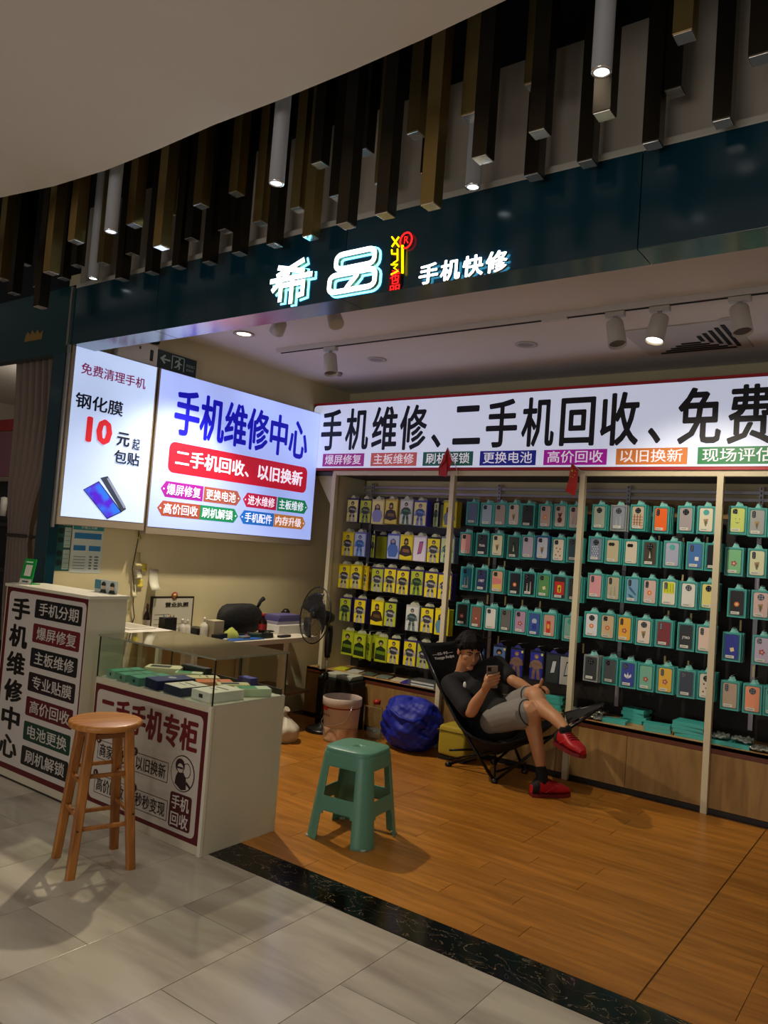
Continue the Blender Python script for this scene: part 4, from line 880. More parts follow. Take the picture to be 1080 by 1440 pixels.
cr(4, 1, (895, 1020, 1140), 775, 1.70, S3, O3, [('7AC08A', 'green', None, 'flower', {'frame': '45AAA4'}), ('DCE0B8', 'pale cream', 'bar', 'print'), ('B8C0C8', 'silver', 'ring', None)])
cr(4, 2, (910, 1040, 1150), 832, 1.43, S3, O3, [('17161A', 'black', None, 'sun'), ('D8B8B4', 'pale pink', 'ring', 'print'), ('E0D8C8', 'cream', 'square', None)])
cr(4, 3, (895, 1050, 1150), 893, 1.15, S4, O4, [('26349A', 'deep blue', None, 'square'), ('C0B4D0', 'lilac', 'square', 'flower'), ('C0C8B8', 'sage', 'ring', None)])
cr(4, 4, (885, 1000, 1100), 965, .835, S4, O4, [('B8A08A', 'tan', 'bar', None), ('F09A70', 'coral', 'ring', None), ('5FB8AA', 'aqua', 'square', None)])
# ---- yellow screen-film packs in the left bay
def film_mesh(col, edge, kind, w_=.128, h_=.215):
    def f():
        b = B(); b.box(-w_/2, w_/2, 0, .016, -h_, 0, mi=1)
        b.box(-w_/2+.004, w_/2-.010, -.001, .0, -h_+.004, -.016, mi=0)
        return b.mesh('film_pack', ink(col), ink(edge))
    return cached(('film', col, edge, w_, h_), f)
def fig_mesh(kind, col, c2):
    def f():
        b = B(); t = (0, -.0005, 0); y = -.0012
        P_ = lambda pts, mi=0, k=0: b.poly([(a, y-k*.0007, c_) for a, c_ in pts], thick=t, mi=mi)
        if kind == 'phone': P_([(-.012, -.15), (.012, -.14), (.022, -.05), (-.002, -.055)]); P_([(-.008, -.14), (.010, -.134), (.018, -.06), (.001, -.063)], 1, 1)
        elif kind == 'lady':
            P_([(-.020, -.10), (-.018, -.06), (0, -.045), (.014, -.06), (.018, -.11)]); P_(circ(-.001, -.068, .010, 10, .013), 2, 1); P_([(-.034, -.13), (-.026, -.10), (0, -.088), (.026, -.10), (.034, -.14), (.02, -.185), (-.024, -.185)], 1, 1)
        elif kind == 'sit':
            P_([(-.014, -.085), (-.012, -.045), (0, -.035), (.012, -.045), (.014, -.085)]); P_(circ(0, -.066, .008, 10, .011), 2, 1); P_([(-.040, -.16), (-.028, -.10), (0, -.085), (.026, -.10), (.040, -.16), (0, -.175)], 0, 0); P_([(-.020, -.14), (.022, -.145), (.02, -.12), (-.018, -.118)], 1, 1)
        elif kind == 'soldier':
            P_(circ(0, -.055, .016, 12, .02), 0); P_(circ(0, -.062, .009, 10, .010), 2, 1); P_([(-.034, -.18), (-.030, -.10), (0, -.078), (.030, -.10), (.034, -.185)], 0); P_([(-.028, -.14), (.028, -.145), (.030, -.12), (-.026, -.115)], 1, 1)
        else:
            P_(circ(0, -.050, .011, 12, .016), 0); P_(circ(0, -.053, .006, 10, .008), 2, 1)
            P_([(-.024, -.118), (-.028, -.09), (-.012, -.072), (.012, -.072), (.028, -.09), (.024, -.12), (.012, -.13), (-.012, -.13)], 0)
            P_([(-.034, -.125), (-.028, -.09), (-.020, -.10), (-.024, -.128)], 1, 1); P_([(.034, -.12), (.028, -.09), (.020, -.10), (.022, -.126)], 1, 1)
            P_([(-.016, -.10), (.018, -.108), (.016, -.094), (-.014, -.088)], 1, 1)
            P_([(-.022, -.198), (-.016, -.13), (-.001, -.13), (-.006, -.198)], 1, 0); P_([(.022, -.198), (.016, -.13), (.001, -.13), (.006, -.198)], 1, 0)
            P_([(-.020, -.16), (-.014, -.14), (-.004, -.14), (-.007, -.16)], 0, 1); P_([(.020, -.16), (.014, -.14), (.004, -.14), (.007, -.16)], 0, 1)
        bmesh.ops.scale(b.bm, vec=(1.62, 1, 1.14), verts=b.bm.verts); bmesh.ops.translate(b.bm, vec=(-.003, 0, .012), verts=b.bm.verts)
        return b.mesh('printed_figure', ink(col), ink(c2), ink('B89878'))
    return cached(('fig', kind, col, c2), f)
def tab2():
    return cached('tab2', lambda: B().poly([(-.03, .004, 0), (.022, .004, 0), (.022, .004, .009), (.008, .004, .026), (-.010, .004, .026), (-.03, .004, .009)], thick=(0, .001, 0)).mesh('hang_tab', ink('B8BCA0')))
YE, LI, WH, PB, PG = 'E8D818', 'B4C228', 'D4D8D0', 'B8C8E4', 'C4D49A'
CN = {YE: 'yellow', LI: 'lime green', WH: 'white', PB: 'pale blue', PG: 'pale green', 'DCCB5A': 'mustard', 'E4DC90': 'pale yellow', '2E3AA0': 'blue', 'E8E4F0': 'white'}
FN = {'warrior': 'armoured figure', 'lady': 'long-haired woman', 'sit': 'crouching hooded figure', 'soldier': 'helmeted soldier', 'phone': 'violet phone', 'torso': 'bare-chested man', 'stack': 'edge-on view'}
def film_row(row, z, ys, items):
    seen = {}
    for n, (px, col, kind, c1, c2, edge) in enumerate(items):
        p = at(px, ys, Y=5.46); zj = z+random.uniform(-.006, .006)
        p.x = max(p.x, seen.get('x', -4.371-.134)+(.134 if kind != 'stack' else .10)); seen['x'] = p.x
        narrow = kind == 'stack'
        lab = '%s screen-film pack showing %s, %s in %s row of left bay' % (CN[col], FN[kind], NTH[n], ROWN[row])
        if narrow: lab = 'screen-film pack turned edge-on, %s in %s row of left bay' % (NTH[n], ROWN[row])
        o = link('film_pack', film_mesh(col, edge, kind), None, (p.x, 5.46, zj), (0, 0, .05 if not narrow else -.7), label=lab, category='screen film pack', group='screen-film packs hung in the %s row of left bay' % ROWN[row])
        link('hang_tab', tab2(), o, (0, 0, 0)); link('printed_figure', fig_mesh('warrior' if narrow else kind, c1, c2), o, (0, 0, 0))
        for k_ in range(2):
            q = link('film_pack', film_mesh(col, edge, kind), None, (p.x+.004+.004*k_, 5.484+.022*k_+(.1 if narrow else 0), zj-.003), (0, 0, .03), label='%s screen-film pack, %s behind the %s pack in %s row of left bay' % (CN[col], ('first', 'second')[k_], NTH[n], ROWN[row]), category='screen film pack', group='screen-film packs hung in the %s row of left bay' % ROWN[row])
            link('hang_tab', tab2(), q, (0, 0, 0))
        link('hook', cached('hook', None), sh, (p.x, 5.485, zj))
bk = '191828'; pu = '3A2C6A'
D1, D2 = '3A3B40', 'A8AAAC'
sx = lambda v: 460+v/4.5
film_row(0, 1.955, 722, [(sx(160), 'E4DC90', 'warrior', D1, D2, pu), (sx(243), LI, 'warrior', '2A3420', '6A7A5A', bk), (sx(318), 'E4DC90', 'lady', '3A2A3A', '8A90C8', 'C8C090'), (sx(405), 'DCCB5A', 'sit', '2E221A', '7A5A2A', 'B8A040'), (sx(500), WH, 'warrior', '24483A', '4A7A60', 'A8B0A8'), (sx(590), 'E4DC90', 'warrior', '34508A', '6A8AC0', '3A3AA8'), (sx(690), PG, 'stack', '2A3A2A', '5A6A5A', bk), (sx(772), YE, 'lady', '2A2420', '6A7A90', 'C8B820')])
film_row(1, 1.655, 768, [(sx(130), YE, 'warrior', D1, D2, 'C8B818'), (sx(207), PB, 'warrior', '2A5AA8', '5A8AD0', '6A70B8'), (sx(290), LI, 'stack', '1A1A1A', '4A4A40', bk), (sx(420), PB, 'lady', '2A4AA0', '4A70C0', '4A60C0'), (sx(495), YE, 'sit', '2E221A', '8A5A3A', 'C8B818'), (sx(588), 'E8E4F0', 'phone', '6A3A9A', 'C05A8A', 'B8B0C8'), (sx(676), YE, 'warrior', D1, D2, bk), (sx(762), PG, 'warrior', '3A5A4A', '7AA090', '6A7A9A')])
film_row(2, 1.365, 815, [(sx(100), YE, 'warrior', D1, D2, 'B8A818'), (sx(182), YE, 'warrior', D1, D2, 'B8A818'), (sx(240), YE, 'stack', D1, D2, 'D8B010'), (sx(290), LI, 'warrior', D1, D2, pu), (sx(376), YE, 'warrior', '2A2C30', '9A9A80', pu), (sx(460), YE, 'warrior', '2A2C30', '9A9A80', pu), (sx(570), LI, 'warrior', '1E3A28', '5A7A40', pu), (sx(660), YE, 'warrior', D1, D2, pu), (sx(748), YE, 'warrior', D1, D2, pu)])
film_row(3, 1.075, 865, [(sx(112), LI, 'warrior', '22342A', '5A705A', pu), (sx(205), YE, 'warrior', D1, D2, pu), (sx(315), YE, 'sit', '2E221A', '6A4A2A', 'C8B818'), (sx(400), LI, 'warrior', D1, D2, bk), (sx(540), WH, 'warrior', '33484A', '6A8080', 'B8BCB8'), (sx(635), YE, 'warrior', D1, D2, bk), (sx(728), YE, 'lady', '2A2420', '5A8AA8', 'D8C818')])
film_row(4, .775, 915, [(sx(125), LI, 'soldier', '1E3014', '6A8A1A', '9AA820'), (sx(198), LI, 'soldier', '1E3014', '6A8A1A', '9AA820'), (sx(258), LI, 'stack', '1E3014', '6A8A1A', '9AA820'), (sx(322), LI, 'soldier', '1E3014', '6A8A1A', '9AA820'), (sx(400), YE, 'warrior', D1, D2, bk), (sx(525), YE, 'warrior', D1, D2, pu), (sx(612), LI, 'warrior', D1, D2, pu), (sx(700), YE, 'warrior', D1, D2, bk)])
# cardboard box base seen in the gap of the second row
p = at(sx(385), 790, Y=5.55)
o = B().box(-.05, .05, 0, .12, -.02, .14, .003).ob('cardboard_box', mat('cardboard', hx('8A6A3A'), .7), None, (p.x, 5.60, 1.50), label='small brown cardboard box wedged in the gap of the left bay', category='box')
# blue massager packs in the second bay, bottom row
for i, (px, col, kind, lab) in enumerate(((672, '3A7AC8', 'soldier', 'light blue pack just right of the seated man, bottom row'), (702, '5A78B0', 'soldier', 'pale blue pack with dark-haired head behind the seated man'), (727, '2A30A0', 'warrior', 'royal blue pack with standing figure right of the seated man'), (755, '2A30A0', 'warrior', 'royal blue pack with standing figure beside the black and white pack'), (778, '2E3634', 'phone', 'black and white pack at the bottom of second bay'), (798, 'B8B8B0', 'phone', 'white hanging pack beside the post at the bottom of second bay'))):
    p = at(px, 928, Y=5.46)
    o = link('hanging_pack', film_mesh(col, '151A3A', kind, .11, .22), None, (p.x, 5.46, .845), (0, 0, .05), label=lab, category='hanging pack', group='hanging packs at the bottom of the second bay')
    link('hang_tab', cached('tab3', lambda: B().poly([(-.03, .004, 0), (.03, .004, 0), (.01, .004, .02), (-.01, .004, .02)], thick=(0, .001, 0)).mesh('hang_tab', ink('2A2E80'))), o, (0, 0, 0))
    link('printed_figure', fig_mesh(kind, '8A6A5A' if kind == 'warrior' else '1A1A1E', '7A6258' if kind == 'warrior' else 'B8C0C0'), o, (0, 0, 0))
    if i < 4: B().box(.032, .048, -.002, -.001, -.035, -.018).ob('yellow_badge', ink('D8D070'), o)
    link('hook', cached('hook', None), sh, (p.x, 5.485, .845))
# paper price tags hanging under the rows
for px, py in ((685, 790), (707, 795), (683, 843), (708, 845), (732, 850), (757, 852), (698, 901), (925, 760), (959, 763), (993, 762), (938, 866), (970, 870), (958, 815), (933, 930), (966, 937), (818, 912), (1040, 880), (1058, 945)):
    p = at(px, py, Y=5.53)
    B().box(-.006, .006, 0, .001, -.035, .035).ob('price_tag', ink('C8B078'), sh, (p.x, 5.56, p.z))
# ================================================================ wall papers, desks and desk things
ps = thing('service_poster', 'narrow dark teal paper poster with round pictures taped beside the pillar', 'poster', (0, 0, 0))
def wp(y0, y1, z0, z1, m_, parent=None, off=.001, nm='sheet', **k): return B().box(-4.74+off-.001, -4.74+off, y0, y1, z0, z1).ob(nm, m_, parent, **k)
wp(2.875, 2.985, 1.215, 1.545, ink('1E5A58'), ps)
for z_ in (1.27, 1.33, 1.42, 1.48): B().poly([(-4.7385, 2.905+a, z_+b) for a, b in circ(0, 0, .021, 14)], thick=(.0006, 0, 0)).ob('round_picture', ink('0E2A2C'), ps)
wp(2.932, 2.978, 1.225, 1.355, ink('A9BDB4'), ps, .0022, 'text_block'); wp(2.932, 2.978, 1.37, 1.505, ink('A9BDB4'), ps, .0022, 'text_block')
for k_ in range(9): wp(2.936, 2.974, 1.235+k_*.03, 1.238+k_*.03, ink('5A7A78'), ps, .003, 'print_line')
text('一站维修', ink('A8C8C4'), (-4.7375, 2.89, 1.515), .085, .02, YF, ZU, ps)
p2 = thing('price_poster', 'white and blue price poster taped to the cream wall under the small lightbox', 'poster', (0, 0, 0))
wp(2.992, 3.225, 1.205, 1.53, ink('C4CEC8'), p2)
wp(2.992, 3.225, 1.495, 1.53, ink('2A8A94'), p2, .002, 'header_band')
text('价格公示牌', ink('D8E8E8'), (-4.7372, 3.05, 1.502), .12, .02, YF, ZU, p2)
for y0_, y1_, z0_, z1_ in ((3.005, 3.21, 1.435, 1.475), (3.005, 3.095, 1.355, 1.39), (3.12, 3.21, 1.355, 1.39)): wp(y0_, y1_, z0_, z1_, ink('2E7AB0'), p2, .002, 'blue_block')
for k_ in range(5): wp(3.01, 3.10, 1.23+k_*.02, 1.237+k_*.02, ink('8A9698'), p2, .002, 'print_line'); wp(3.13, 3.15, 1.23+k_*.02, 1.24+k_*.02, ink('5A6668'), p2, .002, 'print_line'); wp(3.17, 3.20, 1.23+k_*.02, 1.24+k_*.02, ink('5A6668'), p2, .002, 'print_line')
def note(px0, px1, py0, py1, h_, lab, nm='paper_note', cat='paper note', curl=.02):
    a = at(px0, py1, X=-4.735); b_ = at(px1, py0, X=-4.735)
    b = B(); b.grid(lambda u, v: (-4.738+curl*(1-v)**3, a.y+(b_.y-a.y)*u, a.z+(b_.z-a.z)*v), 2, 6)
    o = b.ob(nm, ink(h_), None, label=lab, category=cat, group='notes taped to the left wall'); fx(o, 'SOLIDIFY', thickness=.0012); return o
note(191, 198.5, 745, 757, 'C8BC7A', 'small curled yellow tag hanging directly under the gap between lightboxes')
note(187.5, 198, 777, 795, 'CFC48A', 'pale yellow note with dark curled edge, highest in the cluster', curl=.035)
note(199, 207, 793, 803, 'D8C850', 'bright yellow sticky note right of the dark-edged note', curl=.008)
note(208, 223, 801, 829, 'D8D4C0', 'white paper sheet with lifted bottom edge above the framed licence', curl=.05)
note(193, 201.5, 815, 825.5, 'D8C850', 'yellow sticky note left of the white sheet', curl=.008)
note(189, 200, 801, 813, 'CFCAB0', 'pale square note between the two yellow sticky notes', curl=.015)
note(184, 192, 812, 840, 'D8CFAA', 'tall cream paper strip hanging behind the kiosk end', curl=.03)
wc = B().tube([at(x, y, X=-4.728) for x, y in ((196, 742), (194, 760), (186, 800), (189, 830), (187, 850), (189, 868), (186, 876))], .004, 6).ob('wall_cable', mat('cable_grey', hx('4A443A'), .5), None, label='thin dark cable running down the left wall beside the notes', category='cable')
lic = thing('framed_licence', 'black-framed business licence with red round emblem leaning on the left wall', 'framed licence', (0, 0, 0))
B().box(-4.738, -4.722, 3.665, 4.065, .765, 1.045, .002).ob('frame', ink('2A241C'), lic)
B().box(-4.722, -4.720, 3.680, 4.050, .78, 1.030).ob('certificate', ink('C8C4B4'), lic)
text('营业执照', ink('241E1A'), (-4.7192, 3.79, .965), .22, .036, YF, ZU, lic, smear=.03)
B().lathe([(0, 0), (.03, 0), (.028, .003), (0, .004)], (-4.72, 3.87, 1.05), 20, axis=Vector((1, 0, 0))).ob('red_emblem', ink('8A3A2A'), lic)
B().lathe([(0, .004), (.018, .004), (0, .006)], (-4.72, 3.87, 1.05), 16, axis=Vector((1, 0, 0))).ob('gold_seal', ink('B8904A'), lic)
for k_ in range(6): B().box(-4.7198, -4.7192, 3.70 if k_ < 4 else 3.90, 3.84 if k_ < 4 else 4.02, .80+(k_ % 4)*.036, .804+(k_ % 4)*.036).ob('print_line', ink('7A7668'), lic)
# reception desk and worktable
d1 = thing('white_desk', 'white-topped desk behind the kiosk and the glass counter', 'desk', (0, 0, 0))
DT = mat('desk_white', hx('DCD8CC'), .35)
B().box(-4.735, -3.95, 3.14, 3.49, .835, .86, .002).ob('desk_top', DT, d1)
for x_ in (-4.72, -3.98):
    for y_ in (3.16, 3.45): B().box(x_-.012, x_+.018, y_, y_+.03, 0, .835).ob('leg', DT, d1)
fr_ = thing('drawing_frames', 'flat pale photo frame lying on the white desk behind the kiosk', 'frame', (-4.50, 3.32, .86))
B().box(-.16, .16, -.11, .11, 0, .01, .002).ob('frame', DT, fr_); B().box(-.13, .13, -.08, .08, .010, .0115).ob('sheet', ink('A8A494'), fr_)
wt = thing('repair_worktable', 'long pale worktable along the left wall crowded with repair tools', 'table', (0, 0, 0))
B().box(-4.735, -4.20, 3.55, 4.95, .722, .76, .003).ob('table_top', mat('table_cream', hx('C9C2AE'), .4), wt)
for x_, y_ in ((-4.25, 4.56), (-4.72, 4.56), (-4.25, 3.58), (-4.72, 3.58)): B().box(x_, x_+.05, y_, y_+.05, 0, .722, .002).ob('leg', mat('table_cream', (0, 0, 0)), wt)
B().box(-4.22, -4.205, 3.60, 4.58, .66, .72).ob('apron', mat('table_brown', hx('6A5236'), .5), wt)
B().box(-4.70, -4.22, 4.62, 4.93, .30, .32).ob('lower_shelf', mat('table_brown', (0, 0, 0)), wt)
TZ = .76
def desk_at(px, ytop, X, zb=TZ): p_ = at(px, ytop, X=X); return Vector((X, p_.y, zb)), p_.z-zb
def simple(nm, lab, cat, px0, px1, ytop, X, depth, m_, bev=.004, zb=TZ, grp=None):
    a = at(px0, ytop, X=X); b_ = at(px1, ytop, X=X); o = thing(nm, lab, cat, (X, (a.y+b_.y)/2, zb), 0, grp)
    h_ = (a.z+b_.z)/2-zb; w_ = abs(b_.y-a.y)
    B().box(-depth/2, depth/2, -w_/2, w_/2, 0, h_, bev).ob('body', m_, o); return o, w_, h_
o, w_, h_ = simple('pen_holder', 'black upright pen holder box in front of the framed licence', 'pen holder', 228, 245, 868, -4.5, .07, BLACK)
for k_ in range(4): B().cyl((-.01+.01*k_, -.02+.014*k_, h_*.7), (-.012+.012*k_, -.03+.02*k_, h_+.018), .003, seg=6).ob('pen', ink(('2A4A8A', 'B8B0A0', '8A2A2A', '1A1A1A')[k_]), o)
def bottle(nm, lab, px, ytop, X, r, m_, capm, zb=TZ, neck=.35, cat='bottle', label_=None, grp=None):
    p_, h_ = desk_at(px, ytop, X, zb); o = thing(nm, lab, cat, p_, 0, grp)
    B().lathe([(0, 0), (r*.95, 0), (r, .006), (r, h_*.55), (r*.85, h_*.66), (r*neck, h_*.78), (r*neck, h_*.86), (0, h_*.86)], seg=20).ob('bottle_body', m_, o)
    B().lathe([(0, h_*.84), (r*neck*1.25, h_*.84), (r*neck*1.2, h_*.97), (r*.12, h_), (0, h_)], seg=16).ob('cap', capm, o)
    if label_: B().lathe([(r*1.01, h_*.25), (r*1.012, h_*.52)], seg=20, caps=False).ob('paper_label', label_, o)
    return o
WB = mat('bottle_white', hx('CFCCC0'), .35)
bottle('pump_bottle', 'white squat pump bottle just right of the black pen holder', 257, 870, -4.48, .026, WB, WB, grp='white bottles on the worktable')
bottle('pump_bottle', 'white pump bottle touching the first one near the licence corner', 264.5, 871, -4.46, .024, WB, WB, grp='white bottles on the worktable')
bottle('dropper_bottle', 'white bottle with narrow pointed tip left of the tangled tools', 288, 868, -4.42, .03, WB, WB, neck=.25)
bottle('cola_bottle', 'dark cola bottle with red label standing among the tools', 371, 862, -4.42, .034, mat('cola_dark', hx('1A0A08'), .15), ink('8A1A1A'), label_=ink('8A1C20'))
bottle('slim_bottle', 'dark slim long-necked bottle standing left of the framed licence', 208, 848, -4.62, .026, mat('wine_dark', hx('1E1008'), .15), ink('3A1A14'), neck=.3, label_=ink('B8B09A'))
simple('paper_tray', 'low black tray between the white bottles and dropper bottle', 'tray', 268, 284, 882, -4.5, .14, BLACK)
o, w_, h_ = simple('beige_carton', 'small beige carton left of the black shoulder bag', 'carton', 296, 310, 872, -4.40, .09, ink('A89E84'))
# black bag
pa = at(308, 852, X=-4.55); pb = at(371, 850, X=-4.55)
bg = thing('shoulder_bag', 'black shoulder bag slumped on the worktable against the wall', 'bag', (-4.56, (pa.y+pb.y)/2, TZ))
w_ = (pb.y-pa.y); h_ = pb.z-TZ
b = B(); b.grid(lambda u, v: ((.085*sin(pi*v)**.5)*cos(2*pi*u), (w_/2)*(sin(pi*v)**.35)*sin(2*pi*u)*1.0+.006*sin(9*u*pi), h_*.5*(1-cos(pi*v))*(1+.05*sin(7*pi*u))), 28, 10, closeu=True)
CLO = mat('black_cloth', hx('0E0E10'), .8, bump=.4, nscale=40); b.ob('bag_body', CLO, bg)
B().tube([(0, -w_*.4, h_*.8), (.02, -w_*.48, h_*.5), (.05, -w_*.46, .05), (.09, -w_*.3, .01), (.10, 0, .012)], .009, 8).ob('strap', CLO, bg)
B().tube([(0, w_*.38, h_*.9), (.01, w_*.42, h_*1.12), (.0, w_*.5, h_*1.2)], [.012, .014, .02], 8).ob('handle', CLO, bg)
p_, h_ = desk_at(326, 882, -4.37)
b = B(); b.grid(lambda u, v: (.050*(1-v**1.6)*cos(2*pi*u)*(1+.16*sin(6*pi*u+3*v)), .075*(1-v**1.6)*sin(2*pi*u)*(1+.14*sin(10*pi*u)), h_*(v**.8)*(1+.05*sin(5*pi*v))), 24, 6, closeu=True); b.ob('cleaning_cloth', mat('cloth_lime', hx('9AA04A'), .9, bump=.3, nscale=30), None, p_+Vector((0, 0, .001)), label='crumpled yellow-green cloth in front of the black bag', category='cloth')
a = at(321, 899, X=-4.24); b_ = at(368, 899, X=-4.24)
B().box(-4.45, -4.23, a.y, b_.y+.02, TZ, TZ+.006, .001).ob('work_mat', mat('mat_blue', hx('1F4F9A'), .5), None, label='bright blue silicone work mat at the front edge of the worktable', category='mat')
# tangle of small tools
rnd = random.Random(3)
for i in range(9):
    px = 352+i*2.6; p_ = at(px, 893-i*.4, Z=TZ)
    x_ = -4.39+rnd.uniform(-.03, .03); y_ = at(px, 885, X=x_).y
    o = thing('screwdriver' if i % 2 else 'tweezers', ['slim steel tweezers', 'small screwdriver'][i % 2]+' lying in the tangle of tools, %s from the bag side' % NTH[i], 'tool', (x_, y_, TZ+.004+.007*(i % 3)), rnd.uniform(0, 3), 'small tools heaped on the worktable')
    if i % 2: B().cyl((-.05, 0, .005), (0, 0, .005), .007, seg=8).ob('handle', ink(('8A2A2A', '2A4A8A', 'A8902A', '1A1A1A')[i//2 % 4]), o); B().cyl((0, 0, .005), (.07, 0, .005), .002, seg=6).ob('blade', ALU, o)
    else: B().poly([(-.06, -.004, 0), (.05, -.001, .012), (.05, .001, .012), (-.06, .004, 0)], thick=(0, 0, .002)).ob('arm', ALU, o); B().poly([(-.06, -.004, .01), (.05, -.001, .014), (.05, .001, .014), (-.06, .004, .01)], thick=(0, 0, .002)).ob('arm', ALU, o)
for i, (px, X_, nm, lab, cat, sz, h_, rz) in enumerate((
    (309, -4.33, 'tool_roll', 'dark rolled tool pouch in front of the black shoulder bag', 'pouch', (.05, .15, .045), '1A1618', .3),
    (344, -4.30, 'parts_case', 'small clear-grey parts case beside the lime cloth', 'case', (.06, .08, .022), '6A7470', .1),
    (352, -4.40, 'phone_shell', 'pinkish phone shell lying in the worktable clutter', 'phone part', (.07, .15, .012), '8A4A5A', .9),
    (359, -4.34, 'circuit_holder', 'dark green circuit holder in the worktable clutter', 'tool', (.06, .10, .03), '1E3A30', -.4),
    (296, -4.30, 'small_dish', 'low black dish near the beige carton', 'dish', (.06, .10, .02), '141414', .2),
    (318, -4.25, 'metal_clip', 'small silver clip block at the worktable edge near the dropper bottle', 'clip', (.03, .06, .02), '9A9A94', .6),
    (376, -4.28, 'black_box', 'short black box at the worktable edge beside the cola bottle', 'box', (.05, .09, .04), '121214', .1),
    (400, -4.26, 'remote', 'flat dark remote lying before the white device', 'remote', (.04, .14, .018), '1C1A1E', .15))):
    p_ = at(px, 890, X=X_); B().box(-sz[0]/2, sz[0]/2, -sz[1]/2, sz[1]/2, 0, sz[2], .004).ob(nm, ink(h_), None, (X_, p_.y, TZ+.0005), (0, 0, rz), label=lab, category=cat)
cab = B().tube([(-4.32+.03*cos(t*.7)*(1+.02*t), 4.50+.05*sin(t*.62), TZ+.006+.0012*t) for t in range(40)], .004, 6).ob('coiled_cable', BLACK, None, label='tangled black cable coiled on the worktable near the table end', category='cable')
o, w_, h_ = simple('white_device', 'white box-shaped device with black end on the worktable end', 'device', 381, 424, 877, -4.50, .19, mat('device_white', hx('C8C6C0'), .35), zb=TZ)
B().box(-.09, .09, w_/2, w_/2+.004, .01, h_-.01).ob('black_end', BLACK, o)
zt_ = TZ+h_
for i, (h_2, c_, l_) in enumerate((('8A8698', 'grey', 'lowest'), ('4A4478', 'violet-blue', 'middle'), ('5A5488', 'dark violet', 'topmost'))):
    q = B().box(-.09, .08, -w_*.46+.01*i, w_*.36-.02*i, 0, .026, .003).ob('flat_case', ink(h_2), None, (-4.52, o.location.y, zt_+.0265*i+.0003), label='%s flat case, %s of the stack on the white device' % (c_, l_), category='case', group='flat cases stacked on the white device')
q = thing('webcam', 'small black desk lamp head sticking up beside the flat cases', 'lamp', (-4.66, at(398, 868, X=-4.66).y, TZ))
B().cyl((0, 0, 0), (0, 0, .14), .008).ob('stem', BLACK, q); B().lathe([(0, 0), (.03, 0), (.035, .04), (.02, .06), (0, .06)], (0, 0, .13), 14, axis=Vector((.2, .6, .5))).ob('lamp_head', BLACK, q); B().lathe([(0, 0), (.04, 0), (.04, .008), (0, .01)], seg=16).ob('base', BLACK, q)
# ================================================================ pedestal fan
BP = mat('fan_black', hx('0D0D0F'), .35)
fn = thing('pedestal_fan', 'black pedestal fan with round wire guard at the end of the worktable', 'fan', (at(452, 1030, Y=4.98).x, 4.98, 0))
B().lathe([(0, 0), (.13, 0), (.135, .012), (.115, .03), (.04, .045), (.03, .07), (0, .07)], seg=32).ob('base', BP, fn)
B().cyl((0, 0, .05), (0, 0, .44), .018, seg=16).ob('lower_pole', BP, fn); B().cyl((0, 0, .43), (0, 0, .62), .009, seg=12).ob('chrome_pole', ALU, fn)
B().lathe([(.018, .42), (.024, .43), (.024, .47), (.012, .48)], seg=14).ob('collar', BP, fn)
B().lathe([(0, .60), (.022, .60), (.03, .66), (.034, .80), (.028, .86), (0, .86)], seg=18).ob('control_column', BP, fn)
hc = at(443, 865, Y=4.68)-Vector((at(452, 1030, Y=4.98).x, 4.98, 0)); nz = Vector((-.30, -.92, .12)).normalized(); q_ = nz.to_track_quat('Z', 'Y').to_matrix()
B().lathe([(0, -.17), (.035, -.165), (.05, -.12), (.05, -.05), (.03, -.02), (0, -.02)], hc, 20, axis=nz).ob('motor', BP, fn)
B().cyl((0, 0, .84), hc-nz*.09, .02, seg=10).ob('neck', BP, fn)
bl = B()
for k_ in range(3):
    a0_ = k_*2*pi/3
    bl.grid(lambda u, v: hc+q_ @ Vector(((.03+.15*u)*cos(a0_+(v-.5)*(1.4+.3*u)), (.03+.15*u)*sin(a0_+(v-.5)*(1.4+.3*u)), (v-.5)*.05+.01)), 6, 6)
o = bl.ob('blades', mat('fan_blade', hx('1A1A1E'), .3), fn); fx(o, 'SOLIDIFY', thickness=.002)
B().lathe([(0, .03), (.028, .028), (.03, -.02), (0, -.02)], hc, 16, axis=nz).ob('hub', BP, fn)
gd = B(); R_ = .222
for zz, rr_ in ((.045, R_*.45), (.02, R_*.8)): gd.tube([hc+q_ @ Vector((rr_*cos(2*pi*i/32), rr_*sin(2*pi*i/32), zz)) for i in range(32)], .0016, 4, closed=True)
for k_ in range(36):
    a_ = 2*pi*k_/36
    gd.tube([hc+q_ @ Vector((r__*cos(a_), r__*sin(a_), z__)) for r__, z__ in ((.03, .055), (.12, .045), (.19, .025), (R_, 0), (.19, -.03), (.10, -.05), (.05, -.055))], .0009, 3)
gd.ob('wire_guard', BP, fn, kind='stuff')
B().tube([hc+q_ @ Vector((R_*cos(2*pi*i/48), R_*sin(2*pi*i/48), 0)) for i in range(48)], .005, 6, closed=True).ob('guard_ring', BP, fn)
